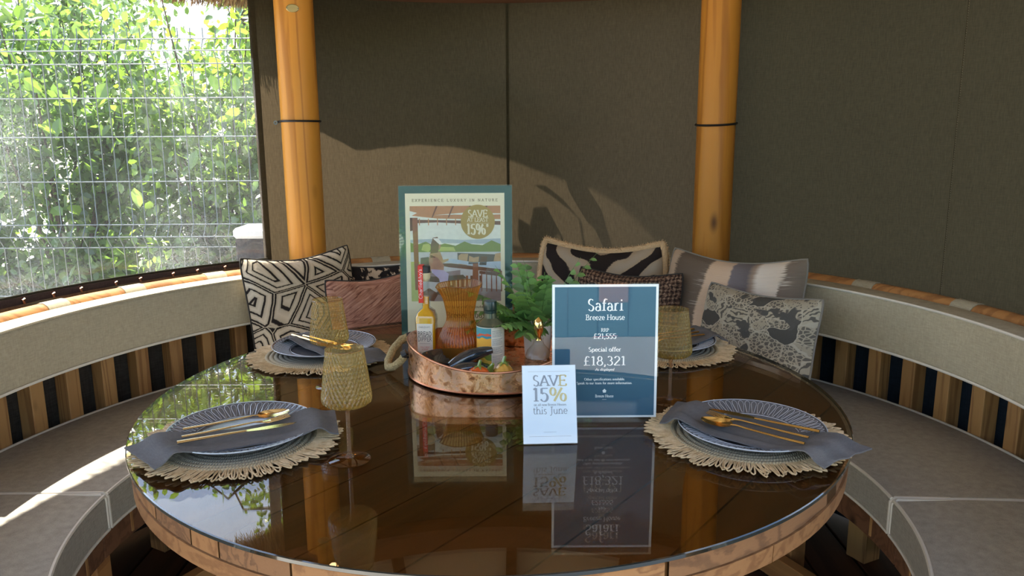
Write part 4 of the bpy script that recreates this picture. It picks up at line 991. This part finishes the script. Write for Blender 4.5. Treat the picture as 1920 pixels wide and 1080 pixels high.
for k in range(5): pp([(.78+k*.055,.10),(.792+k*.055,.10),(.792+k*.055,.32),(.78+k*.055,.32)],3,12)
pp([(.76,.29),(1,.26),(1,.30),(.76,.32)],2,13); pp([(.68,.10),(.75,.10),(.75,.40),(.69,.40)],3,12)
pp([(.20,.44),(.21,.32),(.36,.31),(.37,.38),(.33,.43),(.345,.47),(.33,.52),(.28,.54),(.22,.52)],8,12)
pp([(.22,.34),(.36,.33),(.42,.29),(.40,.15),(.33,.16),(.31,.24),(.24,.30)],9,13)
pp([(.22,.46),(.225,.60),(.25,.67),(.30,.68),(.32,.65),(.315,.58),(.30,.50),(.27,.46)],10,13); pp([(.25,.665),(.31,.665),(.345,.62),(.345,.60),(.31,.61),(.265,.65)],11,14); pp([(.31,.53),(.33,.56),(.34,.60),(.315,.60)],8,13)
pp([(.20,.50),(.33,.52),(.36,.44),(.42,.45),(.42,.43),(.35,.40),(.30,.46)],14,14)
pp([(.2,.0),(1,.0),(1,.12),(.6,.16),(.3,.12)],15,11); pp([(.25,.08),(.45,.04),(.62,.10),(.45,.17)],7,14); pp([(.12,.02),(.25,.0),(.3,.08),(.2,.14),(.13,.10)],2,14)
flat(b,'printed_picture',PM,ps)
b=MB(); cx_,cz_=.062,.3405; b.poly([(cx_+.0475*cos(2*PI*k/48),cz_+.0475*sin(2*PI*k/48)) for k in range(48)],-.0029)
gd=flat(b,'gold_disc',M['goldprint'],ps)
b=MB(); y=-.0032; text(b,'SAVE',cx_,cz_+.0135,.0275,y=y,maxw=.055,th=.12); text(b,'AT LEAST',cx_,cz_+.0005,.0155,y=y,maxw=.058,th=.12); text(b,'15%*',cx_,cz_-.0345,.040,y=y,maxw=.062,th=.16)
b.poly([(cx_-.031,cz_-.0042),(cx_+.031,cz_-.0042),(cx_+.031,cz_-.0036),(cx_-.031,cz_-.0036)],y); flat(b,'disc_lettering',M['cream'],gd)
acrylic_frame(s,w+.003,h,-.006,.0016)
b=MB(); b.box(-w/2,w/2,-.005,.10,0,.0025); fo=b.build('stand_foot',M['acrylic'],s,smooth=0); fo.rotation_euler=(R_(4),0,0)

# ------------------------------------------------------------ scatter pillows
def uvm(name,fn,rough=.9,bump=True):
    t=NT(name); tc=t.n('ShaderNodeTexCoord'); u=tc.outputs['UV']; sx=t.n('ShaderNodeSeparateXYZ',{0:u})
    c,h=fn(t,u,sx.outputs[0],sx.outputs[1]); return t.done(t.bsdf(c,rough,bump=t.bump(h,.6,.003) if h is not None else None,spec=.15))
def scl(t,u,sx_,sy_=None,rot=0):
    mp=t.n('ShaderNodeMapping',{'Vector':u}); mp.inputs['Scale'].default_value=(sx_,sy_ or sx_,1); mp.inputs['Rotation'].default_value=(0,0,rot); return mp.outputs[0]
def f_maze(t,u,x_,y_):
    d=t.noise(scl(t,u,60),1,2); d2=t.noise(u,3,2)
    uu=t.n('ShaderNodeVectorMath',{0:u,1:t.n('ShaderNodeCombineXYZ',{0:t.math('MULTIPLY',t.math('SUBTRACT',d2,.5),.06),1:t.math('MULTIPLY',t.math('SUBTRACT',d,.5),.012)})},operation='ADD').outputs[0]
    v=t.n('ShaderNodeTexVoronoi',{'Vector':scl(t,uu,1,1.25,.5),'Scale':2.9,'Randomness':1.0},feature='DISTANCE_TO_EDGE')
    k=t.math('FRACT',t.math('MULTIPLY_ADD',v.outputs['Distance'],8.2,.30))
    k=t.math('ABSOLUTE',t.math('SUBTRACT',k,.5))
    c=t.ramp(k,[(0,(.018,.014,.012)),(.10,(.03,.022,.018)),(.15,(.46,.38,.27)),(.5,(.60,.50,.37))]); return c,t.math('MULTIPLY',k,1.)
def f_cow(t,u,x_,y_):
    n=t.noise(scl(t,u,1.3,1),8,5,.55,.4); return t.ramp(n,[(.50,(.018,.014,.013)),(.535,(.05,.035,.025)),(.56,(.50,.38,.26)),(1,(.6,.5,.38))]),n
def f_pink(t,u,x_,y_):
    w=t.noise(u,2.2,2); r=t.n('ShaderNodeVectorRotate',{0:u,'Axis':(0,0,1),'Angle':t.math('MULTIPLY',t.math('ROUND',t.math('MULTIPLY',w,5)),.5)},rotation_type='AXIS_ANGLE').outputs[0]
    n=t.noise(scl(t,r,70,5),1,3,.6,.6); return t.ramp(n,[(.32,(.13,.045,.028)),(.5,(.36,.165,.105)),(.7,(.52,.28,.19))]),n
def f_zebra(t,u,x_,y_):
    w=t.noise(u,2.6,2); d=t.math('ABSOLUTE',t.math('SUBTRACT',x_,.5))
    g_=t.math('SINE',t.math('ADD',t.math('MULTIPLY',t.math('ADD',d,t.math('MULTIPLY',y_,-.8)),21),t.math('MULTIPLY',w,11)))
    fz=t.noise(scl(t,u,90),1,2); g_=t.math('ADD',g_,t.math('MULTIPLY',t.math('SUBTRACT',fz,.5),.5))
    return t.ramp(t.math('MULTIPLY_ADD',g_,.5,.5),[(.40,(.022,.016,.014)),(.48,(.06,.045,.035)),(.53,(.36,.27,.17)),(1,(.36,.29,.21))]),t.math('MULTIPLY',fz,.4)
def f_tweed(t,u,x_,y_):
    n=t.noise(scl(t,u,22),1,3); a=t.math('SINE',t.math('ADD',t.math('MULTIPLY',x_,170),t.math('MULTIPLY',n,9))); b_=t.math('SINE',t.math('ADD',t.math('MULTIPLY',y_,150),t.math('MULTIPLY',n,-9)))
    f=t.math('MULTIPLY_ADD',t.math('ADD',a,b_),.10,t.noise(scl(t,u,75,60),1,4,.75)); return t.ramp(f,[(.34,(.02,.013,.011)),(.5,(.10,.055,.035)),(.72,(.30,.20,.13)),(.95,(.42,.32,.24))]),f
def f_water(t,u,x_,y_):
    n=t.noise(scl(t,u,3,1.6),1,3); st=t.noise(scl(t,u,5,160),1,2); f=t.math('ADD',x_,t.math('ADD',t.math('MULTIPLY',t.math('SUBTRACT',n,.5),.16),t.math('MULTIPLY',t.math('SUBTRACT',st,.5),.05)))
    c=t.ramp(f,[(0,(.42,.30,.20)),(.10,(.44,.32,.22)),(.115,(.12,.09,.065)),(.33,(.15,.115,.085)),(.345,(.58,.42,.29)),(.52,(.55,.40,.28)),(.535,(.17,.15,.16)),(.66,(.14,.12,.12)),(.70,(.30,.22,.16)),(.74,(.62,.55,.47)),(.86,(.60,.5,.4)),(.87,(.17,.13,.10)),(1,(.2,.16,.12))])
    c=t.mix(t.ramp(t.math('MULTIPLY',st,t.noise(u,4,2)),[(.36,(0,0,0)),(.44,(.8,.8,.8))]),c,(.55,.48,.40)); return c,st
def f_safari(t,u,x_,y_):
    big=t.n('ShaderNodeTexVoronoi',{'Vector':t.n('ShaderNodeVectorMath',{0:scl(t,u,1,1.5,.35),1:t.n('ShaderNodeCombineXYZ',{0:t.math('MULTIPLY',t.noise(u,5,2),.28),1:t.math('MULTIPLY',t.noise(u,7,2),.22)})},operation='ADD').outputs[0],'Scale':5.6})
    bed=t.n('ShaderNodeTexVoronoi',{'Vector':big.inputs['Vector'].links[0].from_socket,'Scale':5.6},feature='DISTANCE_TO_EDGE')
    rnd=t.n('ShaderNodeSeparateColor',{0:big.outputs['Color']})
    gir=t.n('ShaderNodeTexVoronoi',{'Vector':u,'Scale':34},feature='DISTANCE_TO_EDGE').outputs['Distance']
    gp=t.ramp(gir,[(.06,(.38,.325,.235)),(.14,(.13,.115,.09))])
    an=t.math('MULTIPLY',rnd.outputs[0],2.2); r=t.n('ShaderNodeVectorRotate',{0:u,'Axis':(0,0,1),'Angle':an},rotation_type='AXIS_ANGLE').outputs[0]
    sx=t.n('ShaderNodeSeparateXYZ',{0:r}); tg=t.math('SINE',t.math('ADD',t.math('MULTIPLY',sx.outputs[0],150),t.math('MULTIPLY',t.noise(u,12,2),16)))
    tp=t.ramp(tg,[(.2,(.38,.33,.24)),(.55,(.11,.10,.08))]); sp=t.n('ShaderNodeTexVoronoi',{'Vector':u,'Scale':55}).outputs['Distance']; lp=t.ramp(sp,[(.25,(.13,.11,.09)),(.42,(.35,.30,.215))])
    c=t.mix(t.math('GREATER_THAN',rnd.outputs[1],.42),gp,tp); c=t.mix(t.math('GREATER_THAN',rnd.outputs[1],.72),c,lp)
    bgm=t.math('GREATER_THAN',rnd.outputs[2],.9); c=t.mix(bgm,c,(.075,.07,.06))
    ed=t.ramp(bed.outputs['Distance'],[(.02,(1,1,1)),(.035,(0,0,0))]); c=t.mix(ed,c,(.42,.37,.28))
    dk=t.ramp(t.noise(u,6.5,2),[(.60,(0,0,0)),(.62,(1,1,1))]); c=t.mix(dk,c,(.085,.08,.07)); return c,t.noise(scl(t,u,120),1,1)
M['maze']=uvm('maze_velvet',f_maze); M['cow']=uvm('spotted_velvet',f_cow); M['pinkf']=uvm('pleated_rust_fabric',f_pink,.6); M['zebra']=uvm('zebra_velvet',f_zebra); M['tweed']=uvm('brown_boucle',f_tweed); M['water']=uvm('brushstroke_linen',f_water); M['safari']=uvm('animal_jacquard',f_safari)
M['trim_dark']=plain('dark_trim',(.03,.025,.02),.9); M['trim_sand']=plain('sand_brush_trim',(.58,.40,.22),.95,var=.25,vs=200); M['trim_rust']=plain('rust_trim',(.22,.10,.07),.8); M['trim_grey']=plain('grey_trim',(.20,.18,.15),.9)
def pillow(label,mat,trim,cx_,cy_,w,h,th,yaw,lean,roll=0,z0=.508,pin=.10,dip=.03,seed=1,fringe=False,uvs=(1,1),chop=None):
    p=thing('scatter_pillow',label,'pillow',group='scatter pillows on the bench')
    n=30; vs=[];uv=[]
    def shape(u,v,sd):
        cr_=1-(.10 if fringe else .055)*(abs(u)*abs(v))**(3 if fringe else 5)
        eu,ev=1-u*u,1-v*v
        x_=w/2*u*(1-pin*.55*ev); z_=h/2*v*(1-pin*.55*eu)
        if v>0: z_-=dip*eu*v
        t=th/2*(max(0,eu)**.42)*(max(0,ev)**.42)
        t*=1+.12*noise.noise(Vector((u*1.7,v*1.7,seed)))
        y_=-sd*t+.010*noise.noise(Vector((u*1.3+seed,v*1.3,5)))
        e=1-max(abs(u),abs(v)); y_+=-sd*.004*noise.noise(Vector((u*7,v*7,seed+3)))*min(1,e*5)
        return Vector((x_*cr_,y_,z_*cr_+h/2))
    b=MB()
    for sd in (1,-1):
        b.grid(lambda a,c:shape(a*2-1,c*2-1,sd),n,n); uv+=[(i/n*uvs[0],j/n*uvs[1]) for i in range(n+1) for j in range(n+1)]
    body=b.build('pillow_cover',mat,p,smooth=80,uv=uv)
    ed=[shape(-1+2*i/24,-1,0) for i in range(24)]+[shape(1,-1+2*i/24,0) for i in range(24)]+[shape(1-2*i/24,1,0) for i in range(24)]+[shape(-1,1-2*i/24,0) for i in range(24)]
    b=MB(); b.tube(ed,.0145 if fringe else .0034,8 if fringe else 6,closed=True)
    if fringe:
        random.seed(5)
        for i in range(len(ed)):
            for q in range(60):
                c=ed[i].lerp(ed[(i+1)%len(ed)],random.random()); d=Vector((random.gauss(0,1),random.gauss(0,1),random.gauss(0,1))).normalized(); t_=d.orthogonal().normalized()*.0018
                b.add([c+d*.012-t_,c+d*.012+t_,c+d*.0205],[(0,1,2)])
    b.build('brush_fringe' if fringe else 'piping',trim,p,smooth=70,fix=not fringe)
    p.location=(cx_,cy_,z0); p.rotation_euler=(Matrix.Rotation(R_(yaw),4,'Z')@Matrix.Rotation(-R_(lean),4,'X')@Matrix.Rotation(R_(roll),4,'Y')).to_euler()
    return p
def pbase(TLx,TLy,TRx,TRy,h,lean):
    yaw=math.atan2(TRy-TLy,TRx-TLx); mx_,my_=(TLx+TRx)/2,(TLy+TRy)/2; back=h*sin(R_(lean)); return mx_+sin(yaw)*back,my_-cos(yaw)*back,math.degrees(yaw)
def mk(label,mat,trim,TL,TR,ztop,th,lean,**k):
    h=(ztop-.508)/cos(R_(lean)); x_,y_,yaw=pbase(*TL,*TR,h,lean); w=math.dist(TL,TR)
    return pillow(label,mat,trim,x_,y_,w,h,th,yaw,lean,**k)
mk('large cream pillow with black maze lines under the window end',M['maze'],M['trim_dark'],(-.857,.840),(-.535,1.079),.94,.15,14,roll=-1.5,seed=2,dip=.03,pin=.09)
mk('dark pillow with cream blotches, mostly hidden behind the rust pillow',M['cow'],M['trim_dark'],(-.570,1.060),(-.235,1.175),.868,.10,9,roll=-1.5,seed=3,dip=.012)
mk('rust pink pleated lumbar pillow left of the oil bottle',M['pinkf'],M['trim_dark'],(-.575,.850),(-.275,.985),.862,.12,14,roll=-2.5,seed=4,dip=.02,pin=.08)
mk('zebra striped pillow with sand brush fringe behind the fern',M['zebra'],M['trim_sand'],(.155,1.190),(.608,1.040),.955,.14,12,seed=5,fringe=True,dip=.05,pin=.07)
mk('small brown tweed pillow in front of the zebra pillow',M['tweed'],M['trim_dark'],(.282,1.010),(.625,.845),.870,.13,12,seed=6,dip=.022)
mk('large beige and grey brushstroke pillow in the right corner',M['water'],M['trim_grey'],(.612,.990),(.972,.640),.945,.15,14,roll=-1,seed=7,dip=.035,pin=.08)
mk('grey jacquard pillow woven with tigers and giraffes, rightmost on the bench',M['safari'],M['trim_grey'],(.682,.738),(.925,.405),.865,.14,14,roll=-1,seed=8,dip=.02,pin=.07)

# ------------------------------------------------------------ outside: wire fence, hedge, box
fence=thing('mesh_fence','green grey welded wire mesh fence beyond the clear window','fence',(-3.2,1.86,-.105))
FZ=[(z,0) for z in (.05,.25,.45,.65,.85)]
def fy(z):   # V folds
    for c in (.98,1.80,.25):
        if abs(z-c)<.053: return -.035*(1-abs(z-c)/.053)
    return 0
hz=[.06,.197,.25,.303,.47,.70,.927,.98,1.033,1.23,1.43,1.60,1.747,1.80,1.853]
vt=MB(); zs=[0,.197,.25,.303,.927,.98,1.033,1.747,1.80,1.853,1.90]; vt.tube([(0,fy(z),z) for z in zs],.0024,5)
v0=vt.build('vertical_wire',M['steel'],fence,smooth=60)
for k in range(1,62): link_copy(v0,fence,(k*.0555,0,0))
h0=MB(); h0.tube([(0,0,0),(3.42,0,0)],.0030,5); hw=h0.build('horizontal_wire',M['steel'],fence,smooth=60); hw.location=(0,fy(hz[0])-.005,hz[0])
for z in hz[1:]: link_copy(hw,fence,(0,fy(z)-.005,z))
bx=thing('utility_box','dark outdoor box with a pale lid seen at the lower right of the window','box',(-1.03,1.62,-.16))
b=MB(); b.box(-.09,.12,-.09,.09,0,1.06,bev=.006); b.build('box_body',M['bin'],bx,smooth=0)
b=MB(); b.box(-.097,.127,-.097,.097,1.06,1.105,bev=.012); b.build('lid',M['binlid'],bx,smooth=0)

LT_v=np.array([(0,0,0),(.28,.22,.04),(.66,.20,.03),(1,0,-.06),(.66,-.20,.03),(.28,-.22,.04),(.5,0,-.02)],float)
LT_f=np.array([(0,1,6),(1,2,6),(2,3,6),(3,4,6),(4,5,6),(5,0,6)])
def leaves(name,mat,parent,pos,size,dirs,nrm,tint):
    n=len(pos); X_=dirs/np.linalg.norm(dirs,axis=1)[:,None]; Z_=nrm-(nrm*X_).sum(1)[:,None]*X_; Z_/=np.linalg.norm(Z_,axis=1)[:,None]; Y_=np.cross(Z_,X_)
    V=pos[:,None,:]+size[:,None,None]*(LT_v[None,:,0:1]*X_[:,None,:]+LT_v[None,:,1:2]*1.15*Y_[:,None,:]+LT_v[None,:,2:3]*Z_[:,None,:])
    V=V.reshape(-1,3); F=(LT_f[None]+np.arange(n)[:,None,None]*7).reshape(-1,3)
    me=bpy.data.meshes.new(name); me.vertices.add(len(V)); me.vertices.foreach_set('co',V.ravel().astype(np.float32))
    me.loops.add(F.size); me.loops.foreach_set('vertex_index',F.ravel().astype(np.int32)); me.polygons.add(len(F)); me.polygons.foreach_set('loop_start',np.arange(0,F.size,3,dtype=np.int32)); me.polygons.foreach_set('loop_total',np.full(len(F),3,dtype=np.int32))
    me.update(calc_edges=True); me.materials.append(mat); a=me.attributes.new('tint','FLOAT','FACE'); a.data.foreach_set('value',np.repeat(tint,6).astype(np.float32)); me.validate()
    o=bpy.data.objects.new(name,me); COL.objects.link(o); o.parent=parent; return o
SH=[(-4.05,3.5,2.6,'tall pale shrub beyond the left end of the hedge'),(-3.35,2.75,2.25,'leafy hedge shrub at the far left of the window view'),(-2.45,2.6,2.3,'broad leafed hedge shrub left of centre in the window view'),(-1.60,2.75,2.25,'pale green hedge shrub right of centre in the window view'),(-.80,2.65,2.2,'dense hedge shrub at the right edge of the window view'),(-2.9,3.9,2.65,'tall shaded shrub behind the leftmost hedge shrub'),(-1.5,4.0,2.6,'tall shaded shrub behind the right hedge shrubs')]
for i,(sx0,sy0,hh,lab) in enumerate(SH):
    s=thing('hedge_shrub',lab,'shrub',(sx0,sy0,-.13),0,group='hedge behind the wire fence')
    bk=MB(); random.seed(40+i); tips=[]
    for k in range(34):
        a=random.uniform(0,2*PI); z=random.uniform(.15,1)*hh; rr=random.uniform(.25,.62)*(1-.25*z/hh)*1.05
        tip=Vector((rr*cos(a),rr*sin(a),z)); m1=Vector((tip.x*.35,tip.y*.35,z*.55)); bk.tube([(random.gauss(0,.04),random.gauss(0,.04),0),m1,tip],[.012,.008,.003],5,cap=False); tips.append((m1,tip))
    o=bk.build('branches',M['bark'],s,smooth=60,fix=False); 
    n=9500 if 0<i<5 else 7000
    nc=420; cen=[]
    for k in range(nc):
        m1,tip=random.choice(tips); u=random.uniform(.3,1.1); c=m1.lerp(tip,u); cen.append((c.x+random.gauss(0,.10),c.y+random.gauss(0,.10),min(hh,max(.03,c.z+random.gauss(0,.13)))))
    cen=np.array(cen); ci=rng.integers(0,nc,n); pos=cen[ci]+rng.normal(0,.065,(n,3)); pos[:,2]=np.clip(pos[:,2],.02,hh+.1)
    dirs=rng.normal(0,1,(n,3)); dirs[:,2]-=.5; nrm=rng.normal(0,.75,(n,3)); nrm[:,2]+=.9
    size=rng.uniform(.035,.075,n); tint=np.clip(rng.normal(.5,.22,n)+ (rng.random(nc)[ci]-.5)*.5,0,1)
    o=leaves('foliage',M['leaf2'] if i in (0,3) else M['leaf'],s,pos,size,dirs,nrm,tint); o['kind']='stuff'
    if 0<i<5:    # the biggest, nearest leaves one by one
        me=bpy.data.meshes.new('leaf'); me.from_pydata([tuple(v) for v in LT_v],[],[tuple(f) for f in LT_f]); me.materials.append(M['leaf2']); at=me.attributes.new('tint','FLOAT','FACE'); at.data.foreach_set('value',[.7]*6)
        for k in range(60):
            l=bpy.data.objects.new('leaf',me); COL.objects.link(l); l.parent=s; c=cen[rng.integers(0,nc)]
            l.location=(c[0]+random.gauss(0,.05),-abs(random.gauss(.42,.08)),c[2]); q=random.uniform(.075,.12); l.scale=(q,q*1.3,q); l.rotation_euler=(random.gauss(0,.6),random.gauss(.5,.5),random.uniform(0,6.3))
# overhanging tree branches above the hedge (mirrored in the table against the sky)
tr=thing('overhanging_tree','thin tree with drooping leafy branches above the hedge','tree',(-2.3,5.2,-.13))
bk=MB(); random.seed(77); cl=[]
bk.tube([(0,0,0),(.1,0,2),(0,.1,4.2),(.1,0,5.6)],[.09,.07,.05,.02],8)
for k in range(16):
    z=random.uniform(2.8,5.2); a=random.uniform(0,2*PI); L=random.uniform(.8,1.7); p0=Vector((.05,.05,z)); p1=p0+Vector((cos(a)*L*.6,sin(a)*L*.6,.25)); p2=p0+Vector((cos(a)*L,sin(a)*L,-.15))
    bk.tube([p0,p1,p2],[.02,.012,.004],5,cap=False)
    for q in range(14): u=random.random(); c=p0.lerp(p1,u) if q%3==0 else p1.lerp(p2,u); cl.append(c+Vector((random.gauss(0,.06),random.gauss(0,.06),-random.uniform(0,.28))))
bk.build('trunk',M['bark'],tr,smooth=60,fix=False)
cl=np.array([tuple(c) for c in cl]); n=3600; ci=rng.integers(0,len(cl),n); pos=cl[ci]+rng.normal(0,.05,(n,3)); dirs=rng.normal(0,.6,(n,3)); dirs[:,2]-=1; nrm=rng.normal(0,1,(n,3)); o=leaves('foliage',M['leaf2'],tr,pos,rng.uniform(.05,.10,n),dirs,nrm,np.clip(rng.normal(.5,.2,n),0,1)); o['kind']='stuff'
# a broad leafed plant just outside the back panel: it throws the leaf shadows on the canvas
pl_=thing('broad_leaf_plant','broad leafed plant behind the back canvas whose leaves shade it','plant',(.15,1.73,-.16))
bk=MB(); random.seed(9); me=bpy.data.meshes.new('broad_leaf'); me.from_pydata([tuple(v) for v in LT_v],[],[tuple(f) for f in LT_f]); me.materials.append(M['leaf']); at=me.attributes.new('tint','FLOAT','FACE'); at.data.foreach_set('value',[.4]*6)
for k in range(16):
    a=random.uniform(0,2*PI); tip=Vector((random.uniform(-.2,.17),random.uniform(-.08,.09),random.uniform(1.30,1.72))); bk.tube([(0,0,0),(tip.x*.3,tip.y*.3,tip.z*.6),tip],[.008,.006,.003],5,cap=False)
    l=bpy.data.objects.new('broad_leaf',me); COL.objects.link(l); l.parent=pl_; l.location=tip; q=random.uniform(.12,.19); l.scale=(q,q*1.5,q); l.rotation_euler=(random.gauss(0,.5),random.uniform(.2,1),random.uniform(0,6.3))
bk.build('stems',M['bark'],pl_,smooth=60,fix=False)

# unseen terrace wall and palm, added for the acrylic signs to reflect
tw=thing('wall_for_reflections',None,None,kind='structure')
sg=plain('sage_render',(.10,.17,.155),.9,var=.08,vs=8); pe=plain('peach_render',(.62,.26,.13),.9,var=.08,vs=8); te=plain('teal_panel',(.10,.25,.28),.5)
b=MB(); b.box(-3.2,.30,-6.6,-6.45,-.16,2.3); b.build('rendered_wall',sg,tw,smooth=0)
b=MB(); b.box(.93,1.23,-6.45,-6.42,.2,1.9,bev=.01); b.build('peach_panel',pe,tw,smooth=0)
for k in range(7): b=MB(); b.box(.31+k*.31,.61+k*.31,-6.6,-6.46,-.16,2.3,bev=.01); b.build('teal_board',te,tw,smooth=0)
b=MB(); b.box(-3.3,2.6,-6.65,-6.38,2.3,2.4); b.build('coping',M['binlid'],tw,smooth=0)
fpalm=thing('fan_palm','fan palm in a dark pot added unseen behind the camera','plant',(-1.0,-3.3,-.16))
b=MB(); b.lathe([(0,0),(.17,0),(.22,.36),(.20,.36),(.19,.32),(0,.32)],32); b.build('pot',M['navy'],fpalm,smooth=40)
b=MB(); b.tube([(0,0,.3),(.02,0,.9)],[.05,.04],8); b.build('trunk',M['bark'],fpalm)
random.seed(3)
for k in range(11):
    a=2*PI*k/11*3+.3; el=random.uniform(.3,1.3); Ls=random.uniform(.35,.6); c0=Vector((.02,0,.88)); hub=c0+Vector((cos(a)*cos(el),sin(a)*cos(el),sin(el)))*Ls
    b=MB(); b.tube([c0,hub],.006,5); tint=[.4]*len(b.f); d=(hub-c0).normalized(); sd=d.cross(Vector((0,0,1))).normalized(); up=sd.cross(d)
    for j in range(17):
        t_=-1.9+3.8*j/16; v=d*cos(t_)+sd*sin(t_); w_=v.cross(up).normalized()*.011; L2=.34*(1-.12*abs(t_)); b.add([hub,hub+v*L2*.5+w_,hub+v*L2-up*.05,hub+v*L2*.5-w_],[(0,1,2,3)]); tint.append(.5)
    tinted(b,'fan_leaf',M['fern'],fpalm,tint)
